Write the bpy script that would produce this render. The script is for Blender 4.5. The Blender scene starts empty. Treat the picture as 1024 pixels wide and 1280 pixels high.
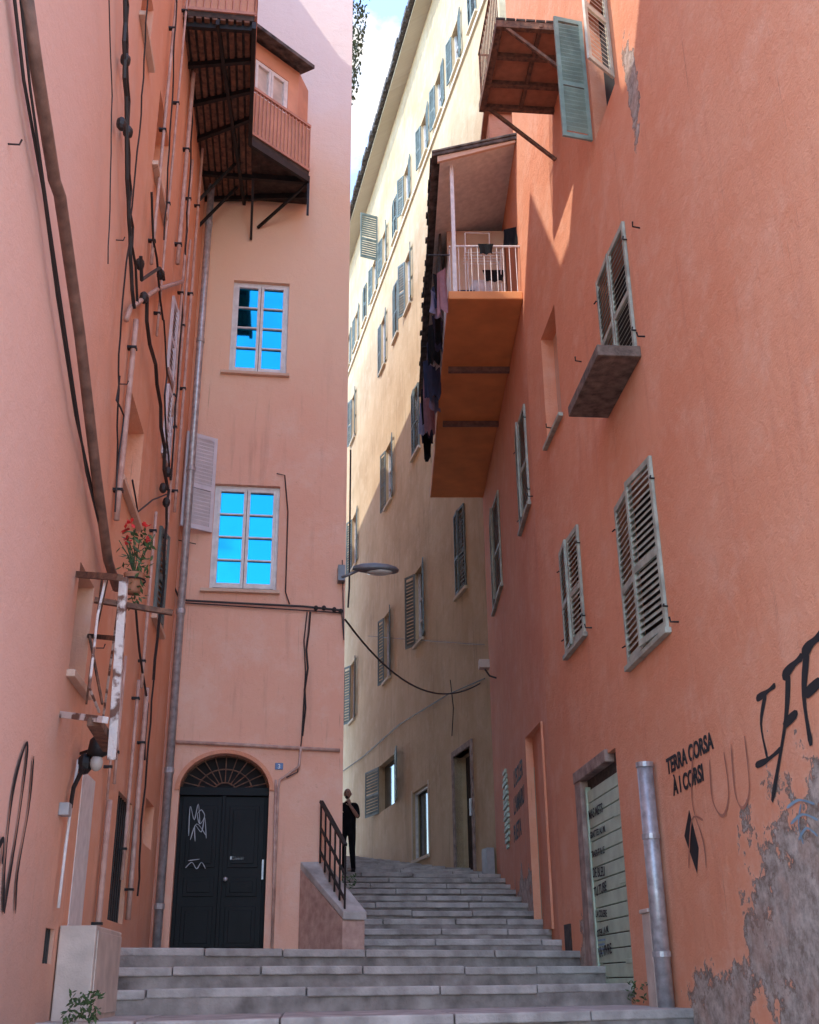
import bpy, bmesh, math, random
from mathutils import Vector, Matrix
random.seed(7)
rnd=random.uniform
Z=Vector((0,0,1))
# ---------------------------------------------------------------- camera
PITCH=math.radians(22.85); ROLL=math.atan(0.011); FPX=1400.0
Fw=Vector((0,math.cos(PITCH),math.sin(PITCH)))
R0=Vector((1,0,0)); U0=Vector((0,-math.sin(PITCH),math.cos(PITCH)))
Rv=R0*math.cos(ROLL)-U0*math.sin(ROLL); Uv=U0*math.cos(ROLL)+R0*math.sin(ROLL)
def ray(px,py): return Fw+Rv*((px-512)/FPX)+Uv*((640-py)/FPX)
cam=bpy.data.cameras.new("camera"); camo=bpy.data.objects.new("camera",cam)
bpy.context.collection.objects.link(camo)
M=Matrix((Rv,Uv,-Fw)).transposed().to_4x4(); camo.matrix_world=M
cam.sensor_fit='VERTICAL'; cam.sensor_height=36; cam.lens=36*FPX/1280
cam.clip_start=0.05; cam.clip_end=5000
bpy.context.scene.camera=camo
# ---------------------------------------------------------------- frames
def head(deg):
    a=math.radians(deg); return Vector((math.sin(a),math.cos(a),0)),Vector((math.cos(a),-math.sin(a),0))
class Frame:
    def __init__(s,O,U,N): s.O=Vector(O); s.U=Vector(U).normalized(); s.N=Vector(N).normalized()
    def p(s,u,z,n=0):
        v=s.O+s.U*u+s.N*n; return Vector((v.x,v.y,s.O.z+z))
    def hit(s,px,py,n=0):
        d=ray(px,py); t=(s.O+s.N*n).dot(s.N)/d.dot(s.N); P=d*t
        return (P-s.O).dot(s.U),P.z
    def rect(s,x0,x1,yt,yb,n=0):
        ym=(yt+yb)/2; xm=(x0+x1)/2
        ua=s.hit(x0,ym,n)[0]; ub=s.hit(x1,ym,n)[0]
        return min(ua,ub),max(ua,ub),s.hit(xm,yb,n)[1],s.hit(xm,yt,n)[1]
def hitz(px,py,z):
    d=ray(px,py); return d*(z/d.z)
A,Pr=head(-5.3)
R1=Frame(Pr*3.6,A,-Pr); L=Frame(Pr*-1.95,A,Pr)
UE=16.6
a2,p2=head(-1.4); R2=Frame(R1.p(UE,0),a2,-p2)
R2LEN=R2.hit(627,1230)[0]
a3,p3=head(-13.4); C=Frame(R2.p(R2LEN,0),a3,-p3)
t8=math.radians(8)
T=Frame(L.p(15.5,0),(math.cos(t8),math.sin(t8),0),(math.sin(t8),-math.cos(t8),0))
TW=T.hit(426,1188)[0]
a4,p4=head(-8); TS=Frame(T.p(TW,0),a4,p4)
def alley(lat,u,z): return Pr*lat+A*u+Z*z
# ---------------------------------------------------------------- materials
def mat(name,col,rough=0.7,metal=0,var=0.15,scale=8,bump=0.1,bscale=60,col2=None,spec=None,r0=.3,r1=.72):
    m=bpy.data.materials.new(name); m.use_nodes=True; nt=m.node_tree; b=nt.nodes["Principled BSDF"]
    tc=nt.nodes.new("ShaderNodeTexCoord"); n=nt.nodes.new("ShaderNodeTexNoise"); n.inputs["Scale"].default_value=scale; n.inputs["Detail"].default_value=5
    nt.links.new(tc.outputs["Object"],n.inputs["Vector"])
    r=nt.nodes.new("ShaderNodeValToRGB"); r.color_ramp.elements[0].position=r0; r.color_ramp.elements[1].position=r1
    c=Vector(col[:3]); d=Vector(col2[:3]) if col2 else c*(1-var*1.6)
    r.color_ramp.elements[0].color=(*d,1); r.color_ramp.elements[1].color=(*(c*(1+var*.5)),1)
    nt.links.new(n.outputs["Fac"],r.inputs[0]); nt.links.new(r.outputs[0],b.inputs["Base Color"])
    b.inputs["Roughness"].default_value=rough; b.inputs["Metallic"].default_value=metal
    if spec is not None: b.inputs["Specular IOR Level"].default_value=spec
    if bump:
        n2=nt.nodes.new("ShaderNodeTexNoise"); n2.inputs["Scale"].default_value=bscale; n2.inputs["Detail"].default_value=3
        nt.links.new(tc.outputs["Object"],n2.inputs["Vector"])
        bp=nt.nodes.new("ShaderNodeBump"); bp.inputs["Strength"].default_value=min(1,bump*3); bp.inputs["Distance"].default_value=.01
        nt.links.new(n2.outputs["Fac"],bp.inputs["Height"]); nt.links.new(bp.outputs[0],b.inputs["Normal"])
    return m
def plaster(name,base,dark,light,stain=(0.25,0.13,0.09),patches=(),stainamt=.5,grad=None):
    m=bpy.data.materials.new(name); m.use_nodes=True; nt=m.node_tree; b=nt.nodes["Principled BSDF"]; N=nt.nodes; K=nt.links
    b.inputs["Roughness"].default_value=.92
    b.inputs["Specular IOR Level"].default_value=.15
    uv=N.new("ShaderNodeUVMap"); uv.uv_map="UVMap"
    def noise(sc,det=5,rough=.6,mapscale=None,loc=(0,0,0)):
        n=N.new("ShaderNodeTexNoise"); n.inputs["Scale"].default_value=sc; n.inputs["Detail"].default_value=det; n.inputs["Roughness"].default_value=rough
        mp=N.new("ShaderNodeMapping"); mp.inputs["Location"].default_value=loc
        if mapscale: mp.inputs["Scale"].default_value=mapscale
        K.new(uv.outputs[0],mp.inputs[0]); K.new(mp.outputs[0],n.inputs["Vector"]); return n.outputs["Fac"]
    def ramp(f,p0,p1,c0=(0,0,0,1),c1=(1,1,1,1)):
        r=N.new("ShaderNodeValToRGB"); r.color_ramp.elements[0].position=p0; r.color_ramp.elements[1].position=p1
        r.color_ramp.elements[0].color=c0; r.color_ramp.elements[1].color=c1; K.new(f,r.inputs[0]); return r.outputs[0]
    def mix(f,a,bb,mode='MIX'):
        x=N.new("ShaderNodeMix"); x.data_type='RGBA'; x.blend_type=mode
        if isinstance(f,float): x.inputs[0].default_value=f
        else: K.new(f,x.inputs[0])
        for i,v in ((6,a),(7,bb)):
            if isinstance(v,tuple): x.inputs[i].default_value=v if len(v)==4 else (*v,1)
            else: K.new(v,x.inputs[i])
        return x.outputs[2]
    def math_(op,a,bb=None):
        x=N.new("ShaderNodeMath"); x.operation=op
        for i,v in ((0,a),(1,bb)):
            if v is None: continue
            if isinstance(v,(int,float)): x.inputs[i].default_value=v
            else: K.new(v,x.inputs[i])
        return x.outputs[0]
    col=mix(ramp(noise(.45,7,.62),.36,.64),dark,base)
    col=mix(math_('MULTIPLY',ramp(noise(1.7,6,.7,loc=(5,3,1)),.5,.72),.6),col,light)
    st=ramp(noise(1.0,6,.7,mapscale=(4.5,.35,1),loc=(2,7,0)),.54,.72)
    col=mix(math_('MULTIPLY',st,stainamt*.55),col,stain)
    sp=ramp(noise(9,6,.75,loc=(1,1,4)),.60,.72)
    col=mix(math_('MULTIPLY',sp,stainamt*.5),col,stain)
    st2=ramp(noise(1.0,5,.7,mapscale=(26,.5,1),loc=(9,2,0)),.62,.70)
    gate=ramp(noise(.7,3,.6,loc=(4,9,2)),.48,.58)
    col=mix(math_('MULTIPLY',math_('MULTIPLY',st2,gate),stainamt*.9),col,tuple(x*.35 for x in stain))
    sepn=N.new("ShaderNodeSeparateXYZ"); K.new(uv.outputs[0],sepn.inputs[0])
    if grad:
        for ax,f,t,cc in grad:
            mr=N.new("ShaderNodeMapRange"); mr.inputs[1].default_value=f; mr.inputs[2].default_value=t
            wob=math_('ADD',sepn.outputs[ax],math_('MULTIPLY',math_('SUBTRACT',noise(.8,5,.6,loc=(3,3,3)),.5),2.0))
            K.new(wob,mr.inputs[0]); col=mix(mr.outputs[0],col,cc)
    h=math_('ADD',math_('MULTIPLY',noise(3.5,6,.7),.6),math_('MULTIPLY',noise(45,3,.7),.16))
    dist=.035
    if patches:
        tot=None
        for (u,z,ru,rz) in patches:
            dx=math_('DIVIDE',math_('SUBTRACT',sepn.outputs[0],u),ru); dz=math_('DIVIDE',math_('SUBTRACT',sepn.outputs[1],z),rz)
            d=math_('SUBTRACT',1.0,math_('SQRT',math_('ADD',math_('MULTIPLY',dx,dx),math_('MULTIPLY',dz,dz))))
            tot=d if tot is None else math_('MAXIMUM',tot,d)
        f=math_('ADD',tot,math_('MULTIPLY',math_('SUBTRACT',noise(2.6,9,.72,loc=(7,7,7)),.5),2.4))
        msk=ramp(f,.30,.33)
        halo=ramp(f,.12,.3)
        col=mix(math_('MULTIPLY',halo,.45),col,light)
        stone=mix(ramp(noise(6,9,.75),.38,.62),(.32,.25,.20,1),(.75,.65,.56,1))
        stone=mix(math_('MULTIPLY',ramp(noise(2.1,6,.6,loc=(3,8,1)),.5,.6),.4),stone,(.62,.40,.30,1))
        rim=math_('MULTIPLY',ramp(f,.29,.33),math_('SUBTRACT',1.0,ramp(f,.36,.44)))
        stone=mix(math_('MULTIPLY',rim,.6),stone,(.16,.10,.07,1))
        col=mix(msk,col,stone)
        h=math_('ADD',h,math_('MULTIPLY',msk,-.9)); h=math_('ADD',h,math_('MULTIPLY',math_('MULTIPLY',msk,noise(9,8,.8)),1.6))
        dist=.06
    K.new(col,b.inputs["Base Color"])
    bp=N.new("ShaderNodeBump"); bp.inputs["Strength"].default_value=.75; bp.inputs["Distance"].default_value=dist
    K.new(h,bp.inputs["Height"]); K.new(bp.outputs[0],b.inputs["Normal"])
    return m
gu,gz=R1.hit(985,1150)
u2,z2=R1.hit(905,1255); u3,z3=R1.hit(790,110)
m_right=plaster("orange_render",(.78,.375,.23),(.74,.31,.175),(.80,.46,.32),stain=(.50,.20,.13),stainamt=.5,
    patches=[(gu-.5,gz-.25,1.9,1.5),(u2,z2-.1,1.2,.6),(u3,z3,.28,1.0),(15.2,.1,.35,.9)])
m_right2=plaster("orange_render_far",(.75,.35,.215),(.68,.28,.165),(.77,.43,.31),stain=(.36,.17,.11),stainamt=.65,patches=[(4,1.2,2.6,.8)])
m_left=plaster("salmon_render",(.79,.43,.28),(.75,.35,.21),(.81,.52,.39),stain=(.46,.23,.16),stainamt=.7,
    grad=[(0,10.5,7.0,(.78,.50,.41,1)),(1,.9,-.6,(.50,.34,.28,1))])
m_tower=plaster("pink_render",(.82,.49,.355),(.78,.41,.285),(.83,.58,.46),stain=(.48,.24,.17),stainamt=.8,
    grad=[(1,7.5,10,(.83,.56,.39,1)),(1,12.5,14.5,(.82,.71,.65,1))])  # paler top band: sunlight on the upper wall, put into the colour
m_cream=plaster("cream_render",(.62,.475,.295),(.50,.36,.21),(.68,.56,.38),stain=(.24,.165,.10),stainamt=.85)
m_creamtop=plaster("pale_render",(.68,.59,.45),(.6,.52,.38),(.7,.64,.52),stainamt=.3)
m_niche=plaster("niche_render",(.68,.50,.38),(.62,.40,.29),(.72,.55,.44),stainamt=.4)
m_orangeplain=mat("orange_soffit_paint",(.78,.31,.10),.7,var=.12,scale=2,bump=.1)
m_cabin=mat("cabin_paint",(.68,.33,.20),.7,var=.15,scale=2,bump=.1)
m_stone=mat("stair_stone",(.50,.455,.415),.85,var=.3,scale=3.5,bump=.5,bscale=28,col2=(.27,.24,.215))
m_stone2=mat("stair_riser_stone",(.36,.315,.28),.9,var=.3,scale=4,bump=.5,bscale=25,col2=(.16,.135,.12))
m_ground=mat("ground_stone",(.2,.18,.16),.9,scale=.5,bump=.3)
m_slate=mat("slab_stone",(.19,.14,.11),.9,var=.4,scale=9,bump=.5,bscale=40)
m_jamb=mat("jamb_stone",(.36,.27,.22),.9,var=.4,scale=6,bump=.5,bscale=30,col2=(.18,.12,.10))
m_shut=mat("weathered_shutter_paint",(.43,.46,.37),.7,var=.25,scale=6,bump=.2,col2=(.25,.26,.21))
m_shutg=mat("green_shutter_paint",(.32,.43,.36),.6,var=.2,scale=5)
m_shutt=mat("pale_shutter_paint",(.62,.64,.52),.6,var=.2,scale=5)
m_shutc=mat("grey_green_shutter_paint",(.17,.215,.20),.7,var=.25,scale=4)
m_shutw=mat("lilac_shutter_paint",(.66,.60,.62),.55,var=.1,scale=4)
m_white=mat("white_frame_paint",(.76,.73,.70),.5,var=.12,scale=9,bump=.05)
m_peel=mat("peeling_white_iron",(.66,.60,.56),.8,var=.1,scale=9,bump=.3,col2=(.17,.085,.06),r0=.42,r1=.52)
m_dark=mat("dark_interior",(.02,.018,.018),.9,bump=0)
m_wood=mat("dark_timber",(.06,.042,.033),.85,var=.4,scale=10,bump=.4,bscale=30)
m_iron=mat("wrought_iron",(.02,.018,.018),.55,metal=.3,var=.3,bump=.1)
m_rust=mat("rusty_iron",(.20,.10,.06),.85,var=.5,scale=14,bump=.3,col2=(.07,.04,.03))
m_rail=mat("orange_rail_paint",(.55,.26,.18),.6,var=.15)
m_cable=mat("black_cable",(.022,.018,.018),.6,bump=0)
m_pipe=mat("painted_pipe",(.56,.37,.30),.6,var=.25,scale=9,bump=.1,col2=(.40,.23,.18))
m_pipeb=mat("brown_pipe",(.24,.14,.105),.6,var=.3,scale=9)
m_zinc=mat("galvanised_pipe",(.50,.49,.50),.42,metal=.5,var=.25,scale=12,bump=.08)
m_door=mat("black_door_paint",(.005,.006,.008),.5,var=.3,scale=3,bump=.08,spec=.18)
m_gdoor=mat("pale_green_door",(.45,.56,.42),.65,var=.12,scale=5)
m_ink=mat("black_spray_paint",(.012,.011,.013),.8,var=.2,bump=0)
m_inkg=mat("faded_spray_paint",(.45,.19,.12),.9,bump=0)
m_inkb=mat("blue_spray_paint",(.25,.38,.48),.8,bump=0)
m_inkw=mat("pale_spray_paint",(.42,.45,.47),.8,bump=0)
m_plate=mat("blue_enamel",(.02,.06,.24),.3,bump=0); m_platew=mat("white_enamel",(.8,.8,.8),.4,bump=0)
m_grey=mat("grey_box_plastic",(.42,.42,.42),.5,var=.1)
m_beige=mat("beige_box",(.62,.52,.44),.6,var=.15,scale=5)
m_roof=mat("lauze_roof",(.13,.11,.10),.9,var=.5,scale=7,bump=.5,bscale=12)
m_lamp=mat("lamp_housing",(.16,.17,.18),.45,metal=.3); m_lens=mat("lamp_lens",(.55,.55,.5),.2,bump=0)
m_leaf=mat("leaves",(.06,.12,.035),.6,var=.5,scale=20,bump=0); m_red=mat("red_petals",(.6,.02,.02),.5,bump=0)
m_terra=mat("terracotta",(.42,.18,.10),.8)
m_skin=mat("skin",(.42,.22,.15),.5,var=.08,bump=0); m_black=mat("black_cloth",(.008,.008,.010),.9,var=.3,bump=.1,spec=.2)
m_cb=mat("navy_cloth",(.025,.03,.07),.9); m_cp=mat("pink_cloth",(.34,.17,.19),.9); m_cl=mat("lilac_cloth",(.24,.23,.34),.9); m_cg=mat("pale_cloth",(.5,.48,.5),.9)
def glassmat(name,col,metal,rough):
    m=bpy.data.materials.new(name); m.use_nodes=True; nt=m.node_tree; b=nt.nodes["Principled BSDF"]
    b.inputs["Base Color"].default_value=(*col,1); b.inputs["Metallic"].default_value=metal; b.inputs["Roughness"].default_value=rough
    n=nt.nodes.new("ShaderNodeTexNoise"); n.inputs["Scale"].default_value=1.5
    tc=nt.nodes.new("ShaderNodeTexCoord"); nt.links.new(tc.outputs["Object"],n.inputs["Vector"])
    bp=nt.nodes.new("ShaderNodeBump"); bp.inputs["Strength"].default_value=.06; bp.inputs["Distance"].default_value=.02
    nt.links.new(n.outputs["Fac"],bp.inputs["Height"]); nt.links.new(bp.outputs[0],b.inputs["Normal"]); return m
m_glass=glassmat("sky_reflecting_glass",(.012,.27,.46),.95,.03)  # blue of the mirrored sky is put into this tint
m_glassd=glassmat("dark_glass",(.05,.06,.07),.5,.08)
# ---------------------------------------------------------------- mesh helpers
def empty(name,loc=(0,0,0)):
    e=bpy.data.objects.new(name,None); e.location=loc; e.empty_display_size=.3; bpy.context.collection.objects.link(e); return e
class Part:
    def __init__(s,name,parent,m,bevel=0,smooth=False):
        s.name=name;s.parent=parent;s.m=m;s.v=[];s.f=[];s.uv=[];s.bevel=bevel;s.smooth=smooth
    def face(s,pts,uvs=None):
        i=len(s.v); s.v+= [Vector(p) for p in pts]; s.f.append(tuple(range(i,i+len(pts)))); s.uv.append(uvs)
    def hexa(s,c):
        i=len(s.v); s.v+=[Vector(p) for p in c]
        for q in ((0,3,2,1),(4,5,6,7),(0,1,5,4),(1,2,6,5),(2,3,7,6),(3,0,4,7)):
            s.f.append(tuple(i+k for k in q)); s.uv.append(None)
    def box(s,fr,u0,u1,z0,z1,n0,n1):
        s.hexa([fr.p(u0,z0,n0),fr.p(u1,z0,n0),fr.p(u1,z0,n1),fr.p(u0,z0,n1),fr.p(u0,z1,n0),fr.p(u1,z1,n0),fr.p(u1,z1,n1),fr.p(u0,z1,n1)])
    def prism(s,poly,z0,z1):
        n=len(poly); i=len(s.v)
        s.v+=[Vector((p[0],p[1],z0)) for p in poly]+[Vector((p[0],p[1],z1)) for p in poly]
        s.f.append(tuple(range(i+n-1,i-1,-1))); s.uv.append(None); s.f.append(tuple(range(i+n,i+2*n))); s.uv.append(None)
        for k in range(n): s.f.append((i+k,i+(k+1)%n,i+n+(k+1)%n,i+n+k)); s.uv.append(None)
    def beam(s,a,b,w,h=None):
        a=Vector(a);b=Vector(b);h=h or w;t=(b-a).normalized()
        x=t.cross(Z); x=x.normalized() if x.length>.01 else Vector((1,0,0)); y=x.cross(t).normalized(); x*=w/2;y*=h/2
        s.hexa([a-x-y,a+x-y,a+x+y,a-x+y,b-x-y,b+x-y,b+x+y,b-x+y])
    def tube(s,pts,r,sides=7,rads=None,cap=True):
        pts=[Vector(p) for p in pts]; n=len(pts); base=len(s.v); ref=None
        for k,p in enumerate(pts):
            t=(pts[min(k+1,n-1)]-pts[max(k-1,0)]).normalized()
            if ref is None: ref=t.orthogonal().normalized()
            ref=(ref-t*ref.dot(t)); ref=ref.normalized() if ref.length>1e-4 else t.orthogonal().normalized()
            y=t.cross(ref); rr=rads[k] if rads else r
            for j in range(sides):
                a=2*math.pi*j/sides; s.v.append(p+ref*math.cos(a)*rr+y*math.sin(a)*rr)
        for k in range(n-1):
            for j in range(sides):
                j2=(j+1)%sides
                s.f.append((base+k*sides+j,base+k*sides+j2,base+(k+1)*sides+j2,base+(k+1)*sides+j)); s.uv.append(None)
        if cap:
            s.f.append(tuple(base+j for j in range(sides))[::-1]); s.uv.append(None)
            s.f.append(tuple(base+(n-1)*sides+j for j in range(sides))); s.uv.append(None)
    def ball(s,c,rx,ry=None,rz=None,seg=12,rings=8):
        ry=ry or rx; rz=rz or rx; c=Vector(c); base=len(s.v)
        for i in range(rings+1):
            th=math.pi*i/rings
            for j in range(seg):
                a=2*math.pi*j/seg; s.v.append(c+Vector((rx*math.sin(th)*math.cos(a),ry*math.sin(th)*math.sin(a),rz*math.cos(th))))
        for i in range(rings):
            for j in range(seg):
                j2=(j+1)%seg; s.f.append((base+i*seg+j,base+(i+1)*seg+j,base+(i+1)*seg+j2,base+i*seg+j2)); s.uv.append(None)
    def done(s):
        if not s.v: return None
        me=bpy.data.meshes.new(s.name); me.from_pydata([tuple(v) for v in s.v],[],s.f)
        ul=me.uv_layers.new(name="UVMap")
        for k,pl in enumerate(me.polygons):
            uvs=s.uv[k]
            for j,li in enumerate(pl.loop_indices):
                if uvs: ul.data[li].uv=uvs[j]
                else:
                    v=s.v[s.f[k][j]]; ul.data[li].uv=(v.y+v.x*.7,v.z)
            pl.use_smooth=s.smooth
        me.materials.append(s.m)
        o=bpy.data.objects.new(s.name,me); bpy.context.collection.objects.link(o)
        if s.parent: 
            o.parent=s.parent; o.matrix_parent_inverse=s.parent.matrix_basis.inverted()
        if s.bevel:
            b=o.modifiers.new("bevel",'BEVEL'); b.width=s.bevel; b.segments=2; b.limit_method='ANGLE'
        return o
def wall(name,parent,fr,u0,u1,z0,z1,ops,m,thick=.35):
    P=Part(name,parent,m)
    us=sorted(set([u0,u1]+[x for o in ops for x in o[:2] if u0<x<u1])); zs=sorted(set([z0,z1]+[x for o in ops for x in o[2:4] if z0<x<z1]))
    for i in range(len(us)-1):
        for j in range(len(zs)-1):
            a,b,c,d=us[i],us[i+1],zs[j],zs[j+1]; um=(a+b)/2; zm=(c+d)/2
            if any(o[0]<um<o[1] and o[2]<zm<o[3] for o in ops): continue
            P.face([fr.p(a,c),fr.p(b,c),fr.p(b,d),fr.p(a,d)],[(a,c),(b,c),(b,d),(a,d)])
    for o in ops:
        a,b,c,d=o[:4]; t=o[4] if len(o)>4 else thick
        for q,w in (([(a,c),(a,d)],0),([(b,c),(b,d)],0),([(a,d),(b,d)],1),([(a,c),(b,c)],1)):
            (x0,y0),(x1,y1)=q
            P.face([fr.p(x0,y0,0),fr.p(x1,y1,0),fr.p(x1,y1,-t),fr.p(x0,y0,-t)],[(x0,y0),(x1,y1),(x1+t*(w==0),y1+t*w),(x0+t*(w==0),y0+t*w)])
    P.face([fr.p(u0,z1),fr.p(u1,z1),fr.p(u1,z1,-.4),fr.p(u0,z1,-.4)])
    return P.done()
def leaf(P,fr,hu,z0,z1,w,ang,side,n=.03,slat=.075,thick=.035):
    a=math.radians(ang); D=fr.U*side*math.cos(a)+fr.N*math.sin(a); Nn=(fr.N*math.cos(a)-fr.U*side*math.sin(a))
    lf=Frame(fr.p(hu,0,n),D,Nn); st=.055
    P.box(lf,0,st,z0,z1,0,thick); P.box(lf,w-st,w,z0,z1,0,thick)
    h=z1-z0
    for zz in (z0,z0+h*.42,z1-st*1.3): P.box(lf,st,w-st,zz,zz+st*1.3,.002,thick-.002)
    k=int(h/slat)
    for i in range(1,k):
        zc=z0+i*slat
        if abs(zc-z0-h*.42-st*.6)<st*.8 or zc<z0+st*1.5 or zc>z1-st*1.6: continue
        jitter=rnd(-.006,.006)
        p=[lf.p(st,zc+.022+jitter,.002),lf.p(w-st,zc+.022,.002),lf.p(w-st,zc-.03,thick-.004),lf.p(st,zc-.03+jitter,thick-.004)]
        q=[v+Z*.01 for v in p]; P.hexa(p+q)
def textobj(name,parent,s,fr,u,z,size,m,dirn,n=.006,shear=0,ext=.0012,rot=0,off=0):
    c=bpy.data.curves.new(name,'FONT'); c.body=s; c.size=size; c.extrude=ext; c.shear=shear; c.align_x='LEFT'; c.offset=off
    c.materials.append(m); o=bpy.data.objects.new(name,c); bpy.context.collection.objects.link(o)
    X=fr.U*dirn; Mx=Matrix((X,Z,X.cross(Z))).transposed().to_4x4(); Mx.translation=fr.p(u,z,n)
    o.matrix_world=Mx@Matrix.Rotation(math.radians(rot),4,'Z')
    if parent:
        o.parent=parent; o.matrix_parent_inverse=Matrix.Identity(4)
    return o
SN=[.004]
def stroke(P,fr,pts,w):
    SN[0]+=.0004; n=SN[0]
    q=[fr.hit(*p) for p in pts]
    out=[]
    for i in range(len(q)-1):
        p0=q[max(i-1,0)];p1=q[i];p2_=q[i+1];p3_=q[min(i+2,len(q)-1)]
        for k in range(5):
            t=k/5; out.append(tuple(.5*((2*p1[j])+(-p0[j]+p2_[j])*t+(2*p0[j]-5*p1[j]+4*p2_[j]-p3_[j])*t*t+(-p0[j]+3*p1[j]-3*p2_[j]+p3_[j])*t**3) for j in (0,1)))
    out.append(q[-1]); L_=[];R_=[]
    for i,p in enumerate(out):
        a=out[max(i-1,0)];b=out[min(i+1,len(out)-1)]; dx,dz=b[0]-a[0],b[1]-a[1]; l=math.hypot(dx,dz) or 1
        ww=w*(.8+.25*math.sin(i*.7))*.5
        if i in (0,len(out)-1): ww*=.5
        L_.append((p[0]-dz/l*ww,p[1]+dx/l*ww)); R_.append((p[0]+dz/l*ww,p[1]-dx/l*ww))
    for i in range(len(out)-1):
        P.face([fr.p(*L_[i],n),fr.p(*L_[i+1],n),fr.p(*R_[i+1],n),fr.p(*R_[i],n)])
def fpts(fr,pts,n): return [fr.p(*fr.hit(x,y,n),n) for x,y in pts]
def casement(par,fr,r,dep=.18,rows=4,cols=1,mf=None,mg=None,nm="window"):
    u0,u1,z0,z1=r; mf=mf or m_white; mg=mg or m_glass
    G=Part(nm+"_glass",par,mg); 
    W=Part(nm+"_frame",par,mf,bevel=.004); fw=.05
    W.box(fr,u0,u0+fw,z0,z1,-dep-.03,-dep+.03); W.box(fr,u1-fw,u1,z0,z1,-dep-.03,-dep+.03)
    W.box(fr,u0+fw,u1-fw,z1-fw,z1,-dep-.028,-dep+.028); W.box(fr,u0+fw,u1-fw,z0,z0+fw,-dep-.028,-dep+.028)
    um=(u0+u1)/2; 
    for (a,b) in ((u0+fw,um-.004),(um+.004,u1-fw)):
        s=.045
        W.box(fr,a,a+s,z0+fw,z1-fw,-dep-.02,-dep+.045); W.box(fr,b-s,b,z0+fw,z1-fw,-dep-.02,-dep+.045)
        W.box(fr,a+s,b-s,z0+fw,z0+fw+s*1.7,-dep-.02,-dep+.043); W.box(fr,a+s,b-s,z1-fw-s,z1-fw,-dep-.02,-dep+.043)
        zz0=z0+fw+s*1.7; zz1=z1-fw-s
        for i in range(1,rows):
            zc=zz0+(zz1-zz0)*i/rows; W.box(fr,a+s,b-s,zc-.012,zc+.012,-dep-.01,-dep+.035)
        for i in range(rows):
            za=zz0+(zz1-zz0)*i/rows; zb=zz0+(zz1-zz0)*(i+1)/rows; t=rnd(-.003,.003); t2=rnd(-.003,.003)
            G.face([fr.p(a+s,za,-dep+t),fr.p(b-s,za,-dep+t2),fr.p(b-s,zb,-dep-t),fr.p(a+s,zb,-dep-t2)])
    W.done(); G.done()
# ================================================================= RIGHT ORANGE BUILDING
BR=empty("orange_apartment_building")
w1=R1.rect(752,792,300,480); w2=R1.rect(778,828,590,815); w3=R1.rect(705,729,668,808)
niche=R1.rect(679,699,390,545); 
dr=R1.rect(731,782,955,1232); dr=(dr[0],dr[1],dr[2]-.12,dr[3]+.1)
dr2=R1.rect(662,683,905,1165) 
topw=(10.5,11.5,10.3,12.4)
H1=19.0
ops=[w1+(.2,),w2+(.2,),w3+(.2,),niche+(.22,),dr+(.5,),dr2+(.35,),topw+(.25,)]
wall("facade_wall",BR,R1,3,UE,-2,H1,ops,m_right)
w4=R2.rect(648,661,515,655); w5=R2.rect(615,627,625,755)
H2=14.6
wall("facade_wall_far",BR,R2,0,R2LEN,-2,H2,[w4+(.2,),w5+(.2,)],m_right2)
B=Part("gable_wall",BR,m_right)
B.face([R1.p(UE,H2-.2),R1.p(UE,H1),R1.p(UE,H1,-8),R1.p(UE,H2-.2,-8)])
B.face([R1.p(3,-2),R1.p(3,H1),R1.p(3,H1,-8),R1.p(3,-2,-8)])
B.done()
B=Part("roof",BR,m_roof); B.box(R1,2.8,UE+.2,H1,H1+.15,-8,.3); B.box(R2,.25,R2LEN+.1,H2,H2+.14,-6,.3); B.done()
B=Part("recess_backs",BR,m_dark)
for o in (w1,w2,w3,topw): B.face([R1.p(o[0],o[2],-.2),R1.p(o[1],o[2],-.2),R1.p(o[1],o[3],-.2),R1.p(o[0],o[3],-.2)])
for o in (w4,w5): B.face([R2.p(o[0],o[2],-.2),R2.p(o[1],o[2],-.2),R2.p(o[1],o[3],-.2),R2.p(o[0],o[3],-.2)])
B.done()
B=Part("blind_niche",BR,m_niche); o=niche; B.face([R1.p(o[0],o[2],-.2),R1.p(o[1],o[2],-.2),R1.p(o[1],o[3],-.2),R1.p(o[0],o[3],-.2)],[(o[0],o[2]),(o[1],o[2]),(o[1],o[3]),(o[0],o[3])]); B.done()
S=Part("shutters",BR,m_shut)
def pair(S,fr,o,a1=4,a2=7,sl=.075):
    w=(o[1]-o[0])/2+.02
    leaf(S,fr,o[0]-.02,o[2]-.02,o[3]+.02,w,a1,1,n=.004,slat=sl); leaf(S,fr,o[1]+.02,o[2]-.02,o[3]+.02,w,a2,-1,n=.006,slat=sl)
pair(S,R1,w1,1.5,2); pair(S,R1,w2,6,2); pair(S,R1,w3,2,5); pair(S,R2,w4,2,5); pair(S,R2,w5,2,4)
S.done()
H=Part("shutter_hinges",BR,m_iron)
for fr,o in ((R1,w1),(R1,w2),(R1,w3),(R2,w4)):
    for zz in (o[2]+.2,o[3]-.25):
        for uu,sg in ((o[0],-1),(o[1],1)):
            H.tube([fr.p(uu+sg*.03,zz,.0),fr.p(uu+sg*.03,zz,.05),fr.p(uu+sg*.09,zz,.06)],.010,5)
    for uu,sg in ((o[0],-1),): H.tube([fr.p(uu+sg*.3,o[2]-.05,0),fr.p(uu+sg*.3,o[2]-.05,.08),fr.p(uu+sg*.3,o[2]+.0,.09)],.010,5)
for (x,y) in ((727,452),(800,285),(690,535)):
    u,z=R1.hit(x,y); H.tube([R1.p(u,z,0),R1.p(u-.02,z,.09),R1.p(u-.06,z+.04,.1)],.010,5)
H.done()
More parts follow.
